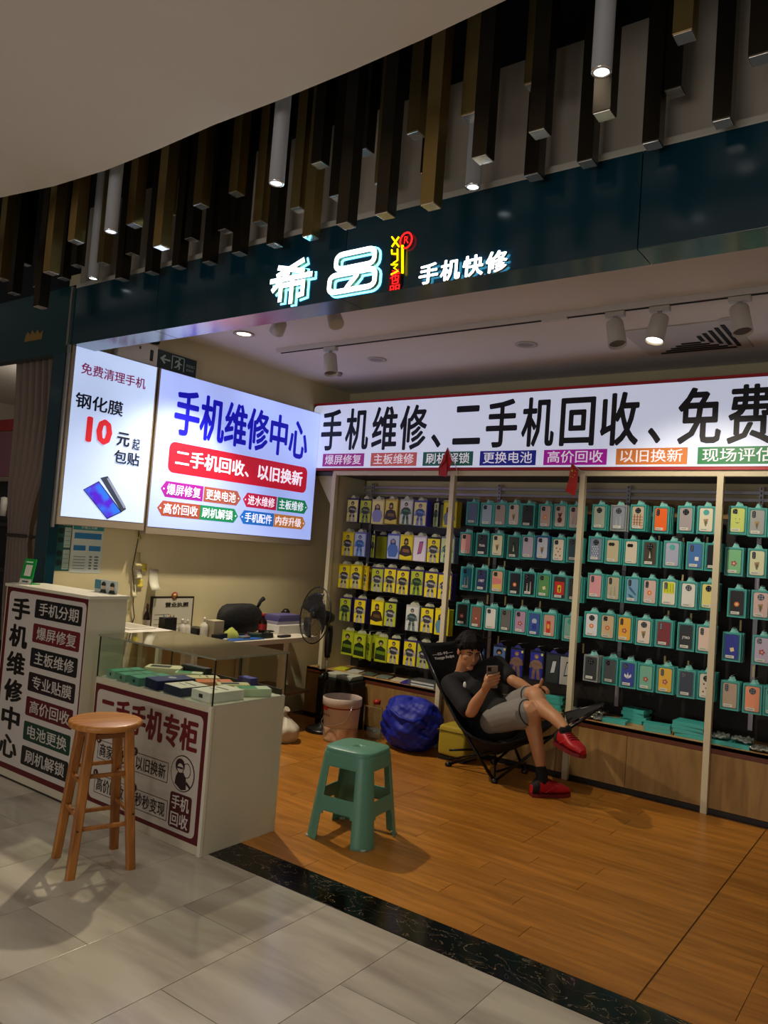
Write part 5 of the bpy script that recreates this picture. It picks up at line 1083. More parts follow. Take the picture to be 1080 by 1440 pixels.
# ================================================================ floor things at the back left
bk_ = thing('paint_bucket', 'white plastic bucket with red stripe and wire handle by the fan', 'bucket', (-3.82, 4.87, 0), radians(-20))
BW = mat('bucket_white', hx('C9B8AC'), .4)
b = B(); b.lathe([(0, 0), (.125, 0), (.130, .01), (.146, .27), (.150, .275), (.155, .28), (.155, .335), (.150, .34), (.143, .335), (.138, .29), (.12, .02), (0, .02)], seg=40, caps=False); b.ob('pail', BW, bk_)
B().lathe([(.1475, .262), (.1495, .272)], seg=40, caps=False).ob('red_stripe', ink('8A1A22'), bk_)
B().lathe([(.1338, .02), (.1385, .115)], seg=40, caps=False).ob('printed_band', mat('band_print', hx('C8A88A'), .5, noise=.5, nscale=14), bk_)
B().poly([(-.028, -.1485, .245), (.028, -.1485, .245), (.028, -.1515, .272), (-.028, -.1515, .272)], thick=(0, -.001, 0)).ob('red_badge', ink('A01820'), bk_)
text('装 饰 材 料', ink('3A2A24'), (-.07, -.1475, .20), .14, .02, XR, (0, -.06, 1), bk_)
B().tube([(-.156, 0, .30), (-.17, -.03, .24), (-.16, -.06, .17), (-.10, -.12, .135), (0, -.16, .12), (.10, -.12, .14), (.16, -.06, .18), (.17, -.03, .25), (.156, 0, .30)], .003, 6).ob('handle', ALU, bk_)
jg = thing('water_jug', 'clear plastic water bottle with red cap and wire carrier behind the bucket', 'water bottle', (-3.70, 5.17, 0))
CLP = glass_mat('clear_plastic', (.9, .92, .9))
B().lathe([(0, 0), (.07, 0), (.075, .01), (.075, .09), (.068, .10), (.075, .11), (.075, .19), (.05, .235), (.025, .25), (.025, .27), (0, .27)], seg=24, caps=False).ob('bottle_body', CLP, jg)
B().lathe([(0, .268), (.03, .268), (.03, .30), (0, .302)], seg=16).ob('cap', ink('A02018'), jg)
B().lathe([(.0, .004), (.068, .004), (.072, .07), (0, .07)], seg=20).ob('water', mat('water_pale', hx('B8BCB0'), .1, alpha=.35), jg)
b = B()
for x_ in (-.085, .085): b.box(x_-.004, x_+.004, -.05, -.044, 0, .25)
b.box(-.085, .085, -.05, -.044, .244, .25); b.ob('carrier', mat('carrier_wood', hx('8A7A5A'), .5), jg)
# dark bin with papers
bn = thing('storage_bin', 'black storage crate standing behind the fan base with papers on top', 'crate', (-4.13, 5.22, 0))
b = B(); b.box(-.18, .20, -.09, .09, 0, .40, .01); b.ob('crate_body', mat('crate_black', hx('121010'), .5), bn)
for i, (h_, l_) in enumerate((('2A3A34', 'dark green folder, lowest on the black crate'), ('8A9488', 'grey-green magazine in the middle on the black crate'), ('B0B4A4', 'pale magazine, topmost on the black crate'))):
    B().box(-.17+.03*i, .17, -.085, .085, 0, .014, .001).ob('magazine', ink(h_), None, (-4.13, 5.22, .4005+.0145*i), (0, 0, .06*i-.05), label=l_, category='magazine', group='papers on the black crate')
# white plastic bag by the counter end
wbp = Vector((-3.55, 3.95, 0)); pA = at(408, 1000, Z=.0)
p_ = at(410, 1045, Z=0)
def bagmesh(rx, ry, h_, seed, top=.25):
    rn = random.Random(seed); ph = [rn.uniform(0, 6.28) for _ in range(6)]
    return lambda u, v: Vector((rx*cos(2*pi*u), ry*sin(2*pi*u), 0))*((sin(pi*min(1, v*.62+.22))**.8)*(1-(1-top)*max(0, v-.55)/.45)*(1+.06*sin(5*2*pi*u+ph[0]+4*v)+.04*sin(9*2*pi*u+ph[1]-7*v)))+Vector((0, 0, h_*v*(1+.03*sin(6*pi*u+ph[2]))))
WBG = mat('bag_white', hx('C2BAA8'), .45, bump=.5, nscale=18)
o = B(); o.grid(bagmesh(.13, .11, .20, 2, .2), 40, 14, closeu=True); ob_ = o.ob('plastic_bag', WBG, None, (p_.x-.09, p_.y+.0, 0), label='knotted white plastic bag on the floor behind the display counter', category='bag')
tp_ = B().tube([(0, 0, .19), (.0, .0, .22), (.02, .0, .245)], [.024, .014, .026], 8).ob('knot', WBG, ob_)
# blue bag
BLB = mat('blue_nylon', hx('12229A'), .55, bump=.9, nscale=12)
rn = random.Random(11); phs = [rn.uniform(0, 6.28) for _ in range(12)]
def bagf(u, v):
    th = pi*v; r_ = sin(th)**.62; a_ = 2*pi*u
    k_ = 1+.06*sin(3*a_+phs[0]+2*th)+.05*sin(5*a_+phs[1]-5*th)+.05*abs(sin(6*a_+phs[2]+7*th))+.035*abs(sin(11*a_+phs[3]-9*th))+.03*sin(13*th+4*a_)
    return (.235*r_*cos(a_)*k_, .17*r_*sin(a_)*k_, .185-.185*cos(th)*(1 if v < .5 else (1.12+.07*sin(2*a_+1))))
b = B(); b.grid(bagf, 90, 50, closeu=True)
bb = b.ob('duffel_bag', BLB, None, (-3.31, 5.09, .001), label='bulging bright blue nylon bag leaning against the wooden cabinet', category='bag')
B().tube([(-.12, -.10, .34), (-.08, -.16, .30), (.02, -.19, .27), (.12, -.16, .25), (.17, -.09, .27)], .012, 8).ob('strap', BLB, bb)
B().tube([(-.20, -.04, .24), (-.08, -.15, .20), (.06, -.18, .16), (.19, -.09, .20)], .006, 6).ob('seam', mat('seam_navy', hx('0A1460'), .6), bb)
# yellow cube
yc = thing('yellow_pouf', 'mustard yellow soft cube pouf between the blue bag and the reclining chair', 'pouf', (-2.915, 5.15, 0), radians(0))
YM = mat('mustard_cloth', hx('A89424'), .7, bump=.2, nscale=30)
o = B().box(-.12, .12, -.11, .11, .03, .255, .03).ob('cushion', YM, yc); fx(o, 'SUBSURF', levels=1, render_levels=2)
B().tube([(-.12, -.112, .215), (.12, -.112, .215), (.122, .112, .215), (-.122, .112, .215)], .004, 6, closed=True).ob('piping', mat('piping_olive', hx('7A6A1A'), .6), yc)
B().box(-.11, .11, -.10, .10, 0, .03, .004).ob('base', BLACK, yc)
# ================================================================ things on the ledge
LZ = .4305
def flat(nm, lab, cat, px, py, sx_, sy_, sz_, h_, rz, z=LZ, grp=None, Y=None, m_=None):
    p_ = at(px, py, Z=z+sz_/2) if Y is None else at(px, py, Y=Y)
    y_ = min(max(p_.y, 5.345+max(sx_*abs(sin(rz)), 0)/2+sy_/2*abs(cos(rz))+.002), 5.70)
    p_ = at(px, py, Y=y_)
    return B().box(-sx_/2, sx_/2, -sy_/2, sy_/2, 0, sz_, .0015).ob(nm, m_ or ink(h_), None, (p_.x, y_, z), (0, 0, rz), label=lab, category=cat, **({'group': grp} if grp else {}))
G1 = 'flat packs lying on the ledge of left bay'
for i, (px, h_, l_) in enumerate(((482, 'C8C832', 'lime yellow flat pack at the far left end of the ledge'), (501, 'B8BCB0', 'pale grey flat pack second along the left ledge'), (521, '4A544A', 'dark green flat pack in the middle of left ledge'), (542, '6A7468', 'grey-green flat pack right of the dark green one on the ledge'), (562, 'C0B89A', 'cream flat pack on the ledge before the violet pack'), (582, '3A2E8A', 'violet-blue flat pack beside the clear tray on the ledge'))):
    flat('film_pack_flat', l_, 'flat pack', px-(6 if i == 5 else 0), 940+i*4, .11, .17, .012, h_, .3, grp=G1)
def tray(px, z_, lab):
    p_ = at(px, 952, Y=5.44); o = thing('clear_tray', lab, 'tray', (p_.x+.04, 5.44, z_), 0, 'clear plastic trays on the ledge')
    B().box(-.15, .13, -.085, .085, 0, .022, .002).ob('tray_body', mat('tray_clear', hx('6A7070'), .2, alpha=.55), o); B().box(-.12, .10, -.087, -.085, .004, .018).ob('paper_label', ink('C8CCC8'), o)
tray(598, LZ, 'lower clear plastic tray on the ledge left of the chair'); tray(598, LZ+.0235, 'upper clear plastic tray on the ledge left of the chair')
flat('blue_pack', 'blue flat pack on the ledge beside the back of the reclining chair', 'flat pack', 622, 968, .12, .09, .012, '2A2E9A', 0)
TL_ = mat('pack_45AAA4', (0, 0, 0))
def stack(px, Y_, n, w_, d_, rz, base_lab, grp, j=.01):
    p_ = at(px, 1000, Y=Y_)
    for i in range(n):
        B().box(-w_/2, w_/2, -d_/2, d_/2, 0, .024, .001).ob('teal_box', TL_, None, (p_.x+random.uniform(-j, j), Y_+random.uniform(-j/3, j/3), LZ+i*.0245), (0, 0, rz+random.uniform(-.1, .1)), label='teal box, %s in the %s' % (('lowest', 'second', 'third', 'fourth', 'fifth', 'sixth')[i], base_lab), category='box', group=grp)
stack(974, 5.47, 4, .20, .15, .02, 'neat stack left of the right-hand post', 'teal boxes stacked left of the last post')
stack(895, 5.60, 4, .16, .12, -.1, 'rear loose stack in the middle of third bay ledge', 'loose rear teal boxes on the third bay ledge')
stack(927, 5.44, 2, .17, .12, .1, 'front low stack in the middle of third bay ledge', 'loose front teal boxes on the third bay ledge')
stack(868, 5.45, 1, .16, .11, .05, 'place behind the raised red shoe', 'single teal box on the third bay ledge')
stack(777, 5.50, 4, .16, .12, .2, 'pile beside the knee of the man', 'teal boxes beside the knee')
stack(1030, 5.45, 1, .26, .15, .02, 'spot under the foil bags right of the last post', 'teal box under foil bags')
FOIL = mat('foil_wrap', hx('8E9490'), .22, metal=.6, bump=1.0, nscale=22)
def foil(px, Y_, z_, lab, w_=.12):
    p_ = at(px, 1010, Y=Y_); rn_ = random.Random(int(px)); f_ = [rn_.uniform(0, 6) for _ in range(3)]
    b = B(); b.grid(lambda u, v: (w_*(u-.5)*(1-.05*sin(9*v)), .11*(v-.5), .012+.010*sin(7*u+f_[0])*sin(9*v+f_[1])+.005*sin(23*u+17*v)), 18, 12)
    o = b.ob('foil_bag', FOIL, None, (p_.x, Y_, z_), label=lab, category='bag', group='crumpled foil bags on the ledge'); fx(o, 'SOLIDIFY', thickness=.012, offset=-1); return o
foil(836, 5.43, LZ+.014, 'crumpled foil bag on the ledge right beside the left shoe', .14)
foil(838, 5.62, LZ+.014, 'crumpled foil bag behind the lone teal box', .14)
foil(1010, 5.45, LZ+.040, 'crumpled foil bag on the teal box, left one by the post', .14)
foil(1046, 5.46, LZ+.040, 'crumpled foil bag on the teal box, right one', .12)
foil(1075, 5.42, LZ+.014, 'crumpled foil bag at the right edge of the picture on the ledge', .14)
foil(812, 5.55, LZ+.014, 'crumpled grey foil bag behind the third post beside the shoe', .12)
o = flat('tape_roll', 'tiny yellow sticker box on the ledge beside the knee pile', 'box', 797, 999, .03, .03, .02, 'D8C820', 0)
# ================================================================ little red flags at the shelf top
FLG = mat('flag_red', hx('B01E16'), .6)
for i, (pts, st, l_) in enumerate((([(629.5, 629), (636.5, 650), (629, 663), (628, 671), (617, 668), (617, 657), (626, 648), (626, 640)], [(644, 667), (641, 656), (630, 630)], 'small red flag on a thin stick in front of the green block of the sign'),
                          ([(804, 651), (813, 660), (812, 680), (808, 698), (795, 690), (800, 675), (802, 662)], [(821, 665), (815, 661), (803, 651)], 'small red flag with gold stars hanging from the shelf beam under the magenta block'))):
    f_ = thing('red_flag', l_, 'flag', tuple(at(*st[0], Y=5.285)), 0, 'small red flags on the shelf beam'); bs = f_.location
    B().tube([at(*st[0], Y=5.285)-bs, at(*st[1], Y=5.24)-bs, at(*st[2], Y=5.20)-bs], .003, 6).ob('stick', WHITEP, f_)
    b = B(); b.poly([at(x, y, Y=5.20+.012*math.sin(x*1.3+y*.4))-bs for x, y in pts]); bmesh.ops.triangulate(b.bm, faces=b.bm.faces)
    o = b.ob('cloth', FLG, f_); fx(o, 'SOLIDIFY', thickness=.003)
    if i:
        for (x, y, r_) in ((804.5, 662, .011), (808, 668, .005), (805.5, 671, .005), (809, 662.5, .005), (802.5, 670, .005)):
            c_ = at(x, y, Y=5.183)-bs; B().poly([(c_.x+r_*(1 if k % 2 else .42)*sin(k*pi/5), c_.y, c_.z+r_*(1 if k % 2 else .42)*cos(k*pi/5)) for k in range(10)], thick=(0, -.001, 0)).ob('gold_star', ink('D8B830'), f_)
# ================================================================ neighbour shop: curtain and dim display
CUR = mat('curtain_cloth', hx('7A6A62'), .85)
Lc = ((0, 26, 506), (.25, 23, 570), (.5, 19, 650), (.72, 14, 735), (.8, 13, 765), (1, 9, 900)); Rc = ((0, 84, 499), (.25, 80, 585), (.5, 68, 668), (.72, 45, 738), (.8, 42, 765), (1, 48, 900))
def ip(tb, v):
    for a, b in zip(tb, tb[1:]):
        if v <= b[0]: t = (v-a[0])/(b[0]-a[0]); t2 = t; return a[1]+(b[1]-a[1])*t2, a[2]+(b[2]-a[2])*t2
    return tb[-1][1:]
def curt(u, v):
    l = at(*ip(Lc, v), Y=2.94); r = at(*ip(Rc, v), Y=2.94); p_ = l.lerp(r, u); am = .048*(1-.55*math.exp(-((v-.76)/.12)**2))
    return (p_.x+.01*sin(2*pi*7*u+1), 2.945+am*sin(2*pi*6.5*u+2.2*v)+.01*sin(2*pi*13*u), p_.z)
b = B(); b.grid(curt, 110, 40)
cu = b.ob('curtain', CUR, None, label='long grey-brown pleated curtain tied back in the neighbouring shop doorway', category='curtain'); fx(cu, 'SOLIDIFY', thickness=.003)
l = at(13, 752, Y=2.94); r = at(44, 752, Y=2.94)
B().tube([(l.x-.01+(r.x-l.x+.02)*(.5-.5*cos(2*pi*i/20)), 2.945+.05*sin(2*pi*i/20), l.z) for i in range(20)], .012, 8, closed=True).ob('tie_band', mat('tie_dark', hx('3A302C'), .8), cu)
a = at(20, 505, Y=2.945)
B().cyl((-9, 2.93, 2.71), (-5.07, 2.93, 2.71), .012).ob('curtain_rail', BLACK, None, label='black curtain rail under the neighbouring shop header', category='rail')
nd = thing('neighbour_display', 'dim display shelf with pink and mauve header panels in the neighbouring shop', 'shelf', (0, 0, 0))
def nb(px0, py0, px1, py1, Y_, m_, nm, th=.04):
    a = at(px0, py1, Y=Y_); b_ = at(px1, py0, Y=Y_); a.z = at(6, py1, Y=Y_).z; b_.z = at(6, py0, Y=Y_).z; return B().box(a.x, b_.x, Y_, Y_+th, a.z, b_.z, .003).ob(nm, m_, nd)
nb(-60, 590, 24, 606, 4.2, mat('nb_red', hx('9A2A30'), .5), 'red_strip'); nb(-60, 608, 22, 670, 4.22, mat('nb_mauve', hx('8A5A6A'), .5), 'mauve_panel'); nb(-60, 671, 20, 676, 4.2, ink('8A8078'), 'shelf_edge')
nb(-60, 677, 20, 960, 4.4, ink('1C2028'), 'back_panel'); 
for k_, y_ in enumerate((735, 800)): nb(-60, y_, 22, y_+5, 4.22, ink('2E2A2E'), 'shelf_board', .17)
a = at(6, 712, Y=4.15)
o = B().lathe([(0, -.1), (.03, -.1), (.035, .09), (0, .1)], (a.x-.03, 4.16, a.z), 16).ob('white_bottle', WHITEP, None, label='pale bottle on the dim neighbouring display at the left edge of picture', category='bottle')
for px, y0, y1, h_, l_ in ((2, 740, 795, '3A3048', 'dark violet bag on the neighbouring shelf at picture edge'), (13, 745, 797, '2A2A38', 'dark blue bag on the neighbouring shelf behind the curtain')):
    a = at(px-6, y1, Y=4.2); b_ = at(px+5, y0, Y=4.2); B().box(a.x, b_.x, 4.29, 4.37, a.z+.05, b_.z-.04, .02).ob('display_bag', ink(h_), None, label=l_, category='bag')
# ================================================================ reclining camping chair
def J(x, y, Y_): return at(x, y, Y=Y_)
CB = mat('chair_fabric', hx('0F0F11'), .75, bump=.25, nscale=60); CM = mat('chair_metal', hx('141416'), .3, metal=.5)
ch = thing('camping_chair', 'black high-backed folding camping recliner with white lettering on its headrest', 'chair', (0, 0, 0))
def crm(P, t):
    n = len(P)-1; x = min(t*n, n-1e-6); i = int(x); f = x-i; g = lambda k: P[min(max(k, 0), n)]
    p0, p1, p2, p3 = g(i-1), g(i), g(i+1), g(i+2)
    return .5*((2*p1)+(-p0+p2)*f+(2*p0-5*p1+4*p2-p3)*f*f+(-p0+3*p1-3*p2+p3)*f**3)
near = [J(591, 904, 4.84), J(606, 940, 4.80), J(630, 990, 4.74), J(655, 1030, 4.72), J(700, 1046, 4.78), J(745, 1034, 4.90), J(775, 1018, 4.95)]
far = [J(668, 893, 5.24), J(680, 930, 5.24), J(690, 970, 5.22), J(700, 1005, 5.2), J(722, 1022, 5.2), J(757, 1018, 5.2), J(795, 1003, 5.2)]
def sling(u, v):
    a = crm(near, v); b_ = crm(far, v); p = a.lerp(b_, u); s_ = sin(pi*u)
    k = sin(pi*min(1, v*1.05))
    return p+Vector((-.09*(1-v)*k, 0.03, -.125*k))*s_+Vector((0, 0, -.02))*s_
b = B(); b.grid(sling, 24, 36); o = b.ob('sling', CB, ch); fx(o, 'SOLIDIFY', thickness=.006)
for nm, C_ in (('edge_binding', near), ('edge_binding', far)): B().tube([crm(C_, i/24) for i in range(25)], .010, 8).ob(nm, CB, ch)
F1 = Vector((-2.43, 4.82, .012)); F2 = Vector((-2.86, 4.93, .012)); F3 = Vector((-2.40, 5.22, .012)); F4 = Vector((-2.66, 5.25, .012))
B().tube([near[0]+Vector((0, 0, .01)), near[2], F1.lerp(near[2], .35)+Vector((0, 0, -.01)), F1], .011, 8).ob('frame_tube', CM, ch)
B().tube([far[0]+Vector((0, 0, .01)), far[2], F3.lerp(far[2], .35), F3], .011, 8).ob('frame_tube', CM, ch)
tipn = J(846, 993, 4.88); tipf = J(848, 990, 5.02)
B().tube([F2, F2.lerp(near[5], .5)+Vector((0, .0, -.02)), J(790, 1032, 4.90), tipn], .010, 8).ob('frame_tube', CM, ch)
B().tube([F4, F4.lerp(far[5], .5), far[6], tipf], .010, 8).ob('frame_tube', CM, ch)
B().tube([F1, F1.lerp(J(775, 1040, 4.92), .5), J(800, 1016, 4.90)], .009, 8).ob('frame_tube', CM, ch)
B().tube([F1+Vector((0, 0, .06)), F3+Vector((0, 0, .06))], .008, 6).ob('cross_bar', CM, ch); B().tube([F2+Vector((0, 0, .10)), F4+Vector((0, 0, .10))], .008, 6).ob('cross_bar', CM, ch)
B().tube([F1+Vector((0, 0, .03)), F4+Vector((0, 0, .20))], .007, 6).ob('cross_bar', CM, ch); B().tube([F2+Vector((0, 0, .03)), F3+Vector((0, 0, .20))], .007, 6).ob('cross_bar', CM, ch)
b = B(); b.grid(lambda u, v: J(800, 1018, 4.90).lerp(tipn, v).lerp(far[6].lerp(tipf, v), u)+Vector((0, 0, -.02*sin(pi*u))), 8, 8); o = b.ob('footrest_sling', CB, ch); fx(o, 'SOLIDIFY', thickness=.006)
B().tube([tipn, tipf], .009, 8).ob('front_bar', CM, ch)
for f_ in (F1, F2, F3, F4): B().lathe([(0, 0), (.022, 0), (.026, .012), (.018, .03), (0, .034)], (f_.x, f_.y, 0), 14).ob('foot_cap', BLACK, ch)
b = B(); b.grid(lambda u, v: Vector((-2.58+.17*cos(2*pi*u)*sin(pi*(.1+.9*v))**.5, 5.0+.15*sin(2*pi*u)*sin(pi*(.1+.9*v))**.5, .34-.20*v+.012*sin(10*pi*u))), 28, 10, closeu=True); b.ob('under_seat_form', CB, ch)  # rounded black form added to fill the dark area under the seat
tx = (J(640, 914, 4.98)-J(606, 919, 4.84)).normalized(); a_ = J(607, 934, 4.81); ty = (J(603, 905, 4.83)-a_).normalized()
ty = (ty-tx*ty.dot(tx)).normalized()
wt_ = ink('C8C8C8'); nrm = tx.cross(ty); org = J(608.5, 923, 4.80)
text('—SS-95—', wt_, org, .155, .024, tx, ty, ch, name='lettering', smear=.02); text('Youyge Badjet', wt_, org+ty*-.034+tx*.01, .15, .026, tx, ty, ch, name='lettering', smear=.03)
# ================================================================ the seated man
SKIN = mat('skin', hx('B5825C'), .5, noise=.05, nscale=30); SKIN.node_tree.nodes['Principled BSDF'].inputs['Subsurface Weight'].default_value = .08
def ell(b, c, r, q=None, seg=20):
    for v in bmesh.ops.create_uvsphere(b.bm, u_segments=seg, v_segments=seg//2+2, radius=1)['verts']:
        p = Vector((v.co.x*r[0], v.co.y*r[1], v.co.z*r[2])); v.co = (q @ p if q else p)+Vector(c)
def limb(b, pts, rs, seg=16, sub=6):
    P = [Vector(p) for p in pts]; n = (len(P)-1)*sub; Q = [crm(P, i/n) for i in range(n+1)]; R_ = []
    for i in range(n+1):
        x = i/sub; k = min(int(x), len(rs)-2); f = x-k; f = f*f*(3-2*f); R_.append(rs[k]*(1-f)+rs[k+1]*f)
    b.tube(Q, R_, seg); ell(b, Q[0], (R_[0],)*3, seg=12); ell(b, Q[-1], (R_[-1],)*3, seg=12)
def remesh(b, name, m_, parent, vox, sm=4, **k):
    bmesh.ops.recalc_face_normals(b.bm, faces=b.bm.faces)
    o = b.ob(name, m_, parent, **k); fx(o, 'REMESH', mode='VOXEL', voxel_size=vox, use_smooth_shade=True); fx(o, 'SMOOTH', factor=.5, iterations=sm)
    return o
shR, shL = J(634, 963, 4.82), J(699, 936, 5.06); neck = J(650, 949, 4.93); pel = J(700, 1018, 4.97); chest = J(668, 968, 4.97)
elR, wrR = J(661, 1001, 4.66), J(682, 970, 4.63); elL, wrL = J(720, 956, 4.93), J(748, 971, 4.93)
hipR, hipL = J(694, 1014, 4.88), J(703, 1004, 5.06)
knR, anR = J(747, 998, 4.78), J(760, 1076, 4.82); knL, anL = J(751, 977, 4.87), J(794, 1024, 4.70)
# head frame
hf = Vector((.73, -.58, -.26)).normalized(); hu = Vector((-.02, .04, 1)); hu = (hu-hf*hu.dot(hf)).normalized(); hr = hf.cross(hu)
HC = J(660, 916, 4.88); HM = Matrix((hr, hf, hu)).transposed()
H = lambda x, y, z: HC+HM @ Vector((x, y, z))
b = B()
hd = lambda c, r: ell(b, H(*c), r, HM)
hd((0, -.012, .035), (.073, .092, .088)); hd((0, .03, -.035), (.057, .056, .074)); hd((0, .066, -.095), (.025, .020, .019)); hd((.036, .048, -.022), (.026, .026, .024)); hd((-.036, .048, -.022), (.026, .026, .024))
hd((0, .02, -.075), (.046, .045, .03)); hd((0, .072, .027), (.050, .016, .013)); hd((0, .055, .055), (.058, .035, .04))
b.tube([H(0, .084, .016), H(0, .097, -.012), H(0, .105, -.026)], [.008, .010, .0125], 10); hd((0, .100, -.031), (.017, .010, .009))
hd((0, .086, -.058), (.023, .009, .0055)); hd((0, .084, -.068), (.020, .009, .0065)); hd((.076, -.008, -.004), (.009, .020, .031)); hd((-.076, -.008, -.004), (.009, .020, .031))
limb(b, [H(0, -.02, -.05), neck, chest.lerp(neck, .6)], [.054, .052, .07])
# torso core, arms, legs
limb(b, [neck, chest, chest.lerp(pel, .5), pel], [.06, .12, .12, .12]); limb(b, [shR, neck.lerp(chest, .35), shL], [.055, .09, .055])
limb(b, [shR, shR.lerp(elR, .5), elR, elR.lerp(wrR, .35), wrR], [.052, .046, .038, .040, .026])
limb(b, [shL, shL.lerp(elL, .5), elL, elL.lerp(wrL, .35), wrL], [.052, .044, .037, .039, .026])
limb(b, [hipR, hipR.lerp(knR, .5), knR, knR.lerp(anR, .3)+Vector((-.012, .012, 0)), knR.lerp(anR, .7), anR], [.085, .076, .056, .056, .044, .033])
limb(b, [hipL, hipL.lerp(knL, .5), knL, knL.lerp(anL, .3)+Vector((-.012, .0, -.015)), knL.lerp(anL, .7), anL], [.085, .076, .056, .056, .044, .033])
# phone and right hand round it
PC = J(692, 952, 4.615); pn = Vector((.62, -.72, -.25)).normalized(); pu_ = Vector((-.12, .0, 1)); pu_ = (pu_-pn*pu_.dot(pn)).normalized(); pb_ = pu_.cross(pn)
if pb_.dot(_r) < 0: pb_ = -pb_
Q_ = lambda a, c_, d: PC+pb_*a+pu_*c_+pn*d
palm = Q_(-.030, -.035, .016)
limb(b, [wrR, wrR.lerp(palm, .6), palm], [.025, .030, .026]); ell(b, Q_(-.032, -.018, .014), (.022, .022, .030), seg=14); ell(b, Q_(-.020, -.045, .016), (.022, .018, .020), seg=14)
for i, (du, L_) in enumerate(((.026, .0), (.004, .006), (-.018, .003), (-.039, -.006))):
    b.tube([Q_(-.030, du-.014, .016), Q_(-.008, du-.006, .023), Q_(.018, du, .021), Q_(.040+L_, du+.004, .012), Q_(.048+L_, du+.005, .0)], [.0105, .0098, .009, .0085, .0065], 8)
b.tube([Q_(-.034, -.045, .010), Q_(-.044, -.022, -.006), Q_(-.034, .006, -.014), Q_(-.020, .024, -.014)], [.013, .012, .0105, .008], 8)
# left hand over the far side of the knee
lp_ = J(757, 967, 4.935); limb(b, [wrL, wrL.lerp(lp_, .5), lp_], [.026, .027, .026])
for i in range(4):
    s_ = lp_+Vector((.0, .012*i-.012, .0)); b.tube([s_, s_+Vector((.03, .012, .004)), s_+Vector((.055, .014, -.012)), s_+Vector((.066, .008, -.036))], [.0105, .0095, .009, .0075], 8)
b.tube([lp_, J(760, 963, 4.90), J(762, 957, 4.89), J(762.5, 954, 4.885)], [.014, .011, .010, .008], 8)
man = remesh(b, 'person', SKIN, None, .0042, 3, label='young man in black shirt and grey shorts reclining legs crossed, looking at phone', category='person')
# eyes, brows
for s_ in (-1, 1):
    e = B(); ell(e, H(.030*s_, .0765, .004), (.0125, .007, .0048), HM, 14); e.ob('eye', mat('eye_white', hx('B8B0A8'), .3), man)
    e = B(); ell(e, H(.030*s_, .0815, .003), (.0058, .004, .0046), HM, 12); e.ob('iris', mat('iris_dark', hx('120C0A'), .2), man)
    e = B(); e.tube([H((.030-.014)*s_, .083, .006), H(.030*s_, .0865, .0105), H((.030+.015)*s_, .077, .006)], [.0016, .0028, .0016], 6); e.ob('eyelid', mat('lid_skin', hx('6A4230'), .5), man)
    e = B(); e.tube([H(.012*s_, .090, .022), H(.03*s_, .087, .028), H(.05*s_, .072, .023)], [.003, .0042, .002], 6); e.ob('eyebrow', mat('hair_black', hx('0A0808'), .75, spec=.25), man)
e = B(); ell(e, H(0, .0925, -.060), (.019, .0045, .0035), HM, 12); ell(e, H(0, .0905, -.067), (.016, .0045, .0045), HM, 12); e.ob('lips', mat('lips', hx('8A4A42'), .5), man)
# hair
HR = mat('hair_black', (0, 0, 0))
b = B(); ell(b, H(0, -.026, .056), (.086, .102, .088), HM, 28); ell(b, H(0, -.06, -.0), (.070, .06, .075), HM, 20)
rn = random.Random(5)
for i in range(34):
    x = -.078+.156*i/33; jx = rn.uniform(-.012, .012); jz = rn.uniform(-.014, .012)
    b.tube([H(x*.6, .030, .136-abs(x)*.3), H(x*.92, .088-abs(x)*.3, .104-abs(x)*.25), H(x*1.08+jx*.5, .100-x*x*7, .070+jz*.5), H(x*1.12+jx, .098-x*x*7.5, .048+jz*.8)], [.020, .015, .010, .0022], 7)
for i in range(46):
    a_ = rn.uniform(0, 2*pi); el_ = rn.uniform(.15, 1.3); d_ = Vector((cos(a_)*cos(el_), sin(a_)*cos(el_), sin(el_)))
    if d_.y > .55 and d_.z < .5: continue
    p0_ = Vector((d_.x*.078, -.022+d_.y*.092, .052+d_.z*.080)); t_ = Vector((d_.x*.35, d_.y*.3+.35, -.75+rn.uniform(-.2, .4))).normalized()
    b.tube([H(*p0_), H(*(p0_+d_*.014+t_*.02)), H(*(p0_+d_*.018+t_*.05))], [.014, .010, .002], 6)
for s_ in (-1, 1):
    for i in range(5): b.tube([H(.080*s_, .02-.02*i, .05), H(.084*s_, .025-.022*i, .02), H(.079*s_, .03-.024*i, .008 if i < 3 else -.02)], [.014, .010, .003], 7)
remesh(b, 'hair', HR, man, .0035, 1)
# shirt
SHT = mat('black_shirt', hx('0C0C0E'), .85, bump=.3, nscale=25)
b = B(); up = (shR-elR)*.0
limb(b, [neck.lerp(chest, .42), chest+Vector((0, -.01, 0)), chest.lerp(pel, .5)+Vector((0, -.01, 0)), pel+Vector((-.02, 0, .01)), pel.lerp(hipR.lerp(knR, .30), 1.0).lerp(pel, .35)+Vector((0, .03, .01))], [.10, .150, .150, .150, .140]); limb(b, [shR, neck.lerp(chest, .42), shL], [.075, .095, .075])
limb(b, [shR, shR.lerp(elR, .5), shR.lerp(elR, .86)], [.073, .068, .066]); limb(b, [shL, shL.lerp(elL, .5), shL.lerp(elL, .80)], [.070, .064, .060])
remesh(b, 'shirt', SHT, man, .008, 3)
n_ = (H(0, 0, 0)-chest).normalized()
cpt = neck.lerp(chest, .30); pdir = Vector((.30, -.90, .25)).normalized()
chn = [cpt+_r*(.058*cos(t))*1.0+_f*(-.075-.030*abs(sin(t)))+_u*(.045-.090*sin(t)**1) for t in [pi*i/14 for i in range(15)]]
B().tube(chn, .0028, 6).ob('necklace_cord', mat('cord_brown', hx('5A4A3A'), .5), man)
pd = J(653.5, 963, 4.785); b = B(); ell(b, pd, (.012, .008, .022), None, 14); b.ob('pendant', mat('pendant_white', hx('E8E6E0'), .3), man)
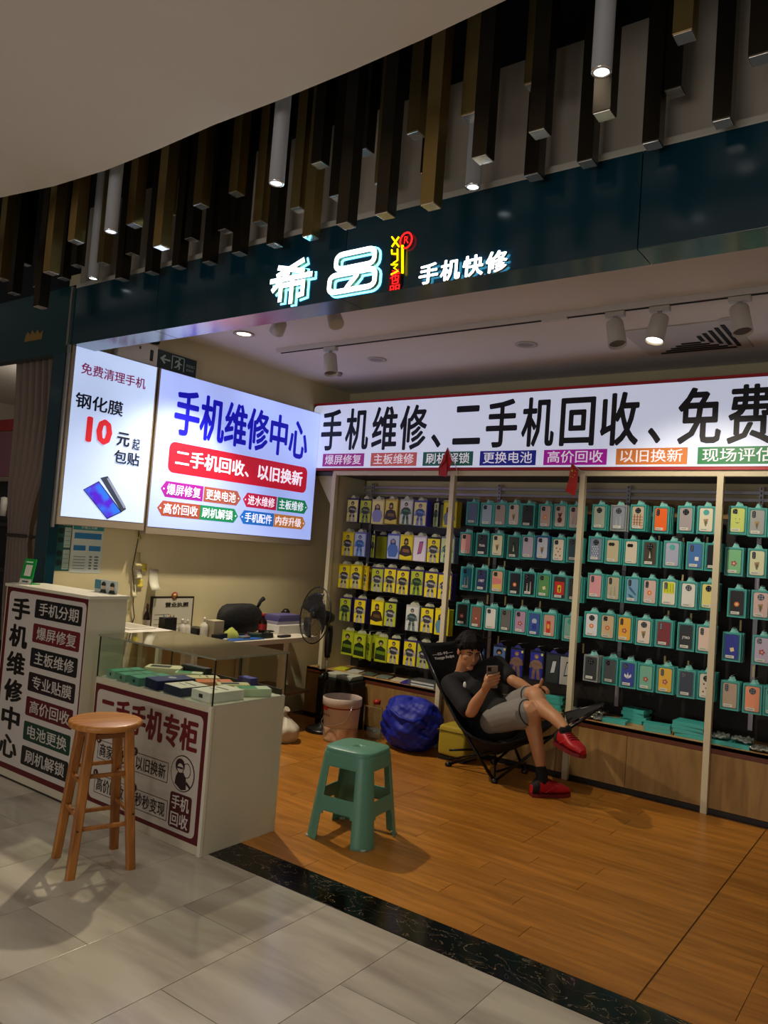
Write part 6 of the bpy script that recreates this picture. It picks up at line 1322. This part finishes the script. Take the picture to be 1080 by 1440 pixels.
# shorts
SHO = mat('grey_shorts', hx('7C7872'), .85, bump=.25, nscale=18)
b = B(); ell(b, pel+Vector((.03, 0, -.03)), (.12, .13, .10))
limb(b, [hipR, hipR.lerp(knR, .5), hipR.lerp(knR, .80)+Vector((0, 0, -.015))], [.098, .098, .100]); limb(b, [hipL, hipL.lerp(knL, .5), hipL.lerp(knL, .80)], [.096, .092, .086])
sho = remesh(b, 'shorts', SHO, man, .008, 3)
for h_, k_, r_ in ((hipR, knR, .098), (hipL, knL, .084)):
    ax = (k_-h_).normalized(); c_ = h_.lerp(k_, .80)+ax*(.050 if r_ > .09 else .043)+(Vector((0, 0, -.015)) if r_ > .09 else Vector()); q_ = ax.to_track_quat('Z', 'Y').to_matrix()
    B().tube([c_+q_ @ Vector((r_*.87*cos(2*pi*i/28), r_*.87*sin(2*pi*i/28), 0)) for i in range(28)], .0038, 6, closed=True).ob('hem', mat('hem_black', hx('1A1A1C'), .8), man)
# socks and shoes
SOC = mat('sock_black', hx('0E0E10'), .9); RED = mat('shoe_red', hx('A8101C'), .45, bump=.2, nscale=60); SOL = mat('sole_red', hx('6A1018'), .5)
def shoe(ank, heel, toe, up_, nm):
    ax = (toe-heel); L_ = ax.length; ax.normalize(); up_ = (up_-ax*up_.dot(ax)).normalized(); sd = ax.cross(up_)
    hw = [.026, .038, .040, .040, .045, .052, .052, .045, .024]; hh = [.055, .088, .094, .090, .078, .066, .058, .048, .028]
    def f(u, v):
        x = v*(len(hw)-1); i = min(int(x), len(hw)-2); t = x-i; w_ = hw[i]*(1-t)+hw[i+1]*t; h_ = hh[i]*(1-t)+hh[i+1]*t
        a = 2*pi*u; c_, s_ = cos(a), sin(a); c_ = math.copysign(abs(c_)**.8, c_); s_ = math.copysign(abs(s_)**.8, s_)
        return heel+ax*(L_*v)+sd*(w_*c_)+up_*(.018+h_*.5+h_*.5*s_)
    b = B(); b.grid(f, 28, 24, closeu=True)
    for v in (0, 1): b.bm.faces.new([b.bm.verts.new(f(i/28, v)) for i in range(28)])
    o = b.ob(nm, RED, man); fx(o, 'SUBSURF', levels=1, render_levels=1)
    pts = [(s__, w_) for s__, w_ in zip([i/(len(hw)-1) for i in range(len(hw))], hw)]
    out = [heel+ax*(L_*s__)+sd*(w_+.005) for s__, w_ in pts]+[heel+ax*(L_*s__)-sd*(w_+.005) for s__, w_ in reversed(pts)]
    out.insert(len(hw), toe+ax*.012)
    b = B(); b.poly(out, thick=up_*.020); b.ob('sole', SOL, o)
    for k_ in range(4):
        v = .42+k_*.075; b = B(); b.tube([f(.25+d_, v)+up_*.003 for d_ in (-.10, -.05, 0, .05, .10)], .0032, 6); b.ob('lace', ink('7A0E14'), o)
    top = heel+ax*(L_*.27)+up_*.098
    B().tube([top+ax*(.036*cos(2*pi*i/20))+sd*(.032*sin(2*pi*i/20)) for i in range(20)], .008, 6, closed=True).ob('collar', mat('collar_black', hx('16100F'), .8), o)
    b = B(); b.grid(lambda u, v: f(.08+.34*u if 0 else (.60+.80*u) % 1.0, .0+.16*v)+(f((.60+.80*u) % 1.0, .16*v)-(heel+ax*(L_*.16*v)+up_*.06)).normalized()*.0025, 10, 4); b.ob('heel_counter', mat('collar_black', hx('16100F'), .8), o)
    b = B(); b.tube([heel+ax*(L_*(.22+.075*i))-sd*(.0395+.001*i)+up_*(.03+.009*i) for i in range(6)], .003, 5); b.ob('side_stripe', ink('C8323A'), o)
    b = B(); limb(b, [heel+ax*(L_*.27)+up_*.05, top+up_*.01, ank.lerp(top, .3)], [.036, .038, .038]); b.ob('sock', SOC, man)
    b = B(); b.tube([heel+ax*(L_*(.30+.05*i))+sd*(.0395+.001*i)+up_*(.03+.008*i) for i in range(6)], .003, 5); b.ob('side_stripe', ink('C8323A'), o)
hl = at(746, 1119, Z=.002); shoe(anR, hl, hl+(at(806, 1118, Z=.002)-hl).normalized()*.275, Vector((0, 0, 1)), 'shoe')
hl2 = J(782, 1046, 4.74); shoe(anL, hl2, hl2+Vector((.225, -.125, -.02)), Vector((-.12, .12, 1)), 'shoe')
# the phone in his hand
tl = thing('smartphone', 'grey smartphone held upright in the right hand of the reclining man', 'phone', tuple(PC))
Rm = Matrix((pb_, pu_, pb_.cross(pu_))).transposed(); sgn = 1 if pb_.cross(pu_).dot(pn) > 0 else -1
b = B().box(-.037, .037, -.078, .078, -.0045, .0045, .003); bmesh.ops.transform(b.bm, matrix=Rm.to_4x4(), verts=b.bm.verts); b.ob('phone_body', mat('phone_grey', hx('8A8682'), .25, metal=.4), tl)
b = B().box(-.031, -.008, .042, .070, sgn*.0045, sgn*.0065, .0005); bmesh.ops.transform(b.bm, matrix=Rm.to_4x4(), verts=b.bm.verts); b.ob('camera_block', BLACK, tl)
b = B().box(-.034, .034, -.074, .074, -sgn*.0052, -sgn*.0045); bmesh.ops.transform(b.bm, matrix=Rm.to_4x4(), verts=b.bm.verts); b.ob('screen', mat('screen_glow', hx('20242C'), .1, emit=hx('C8D8FF'), es=.6), tl)
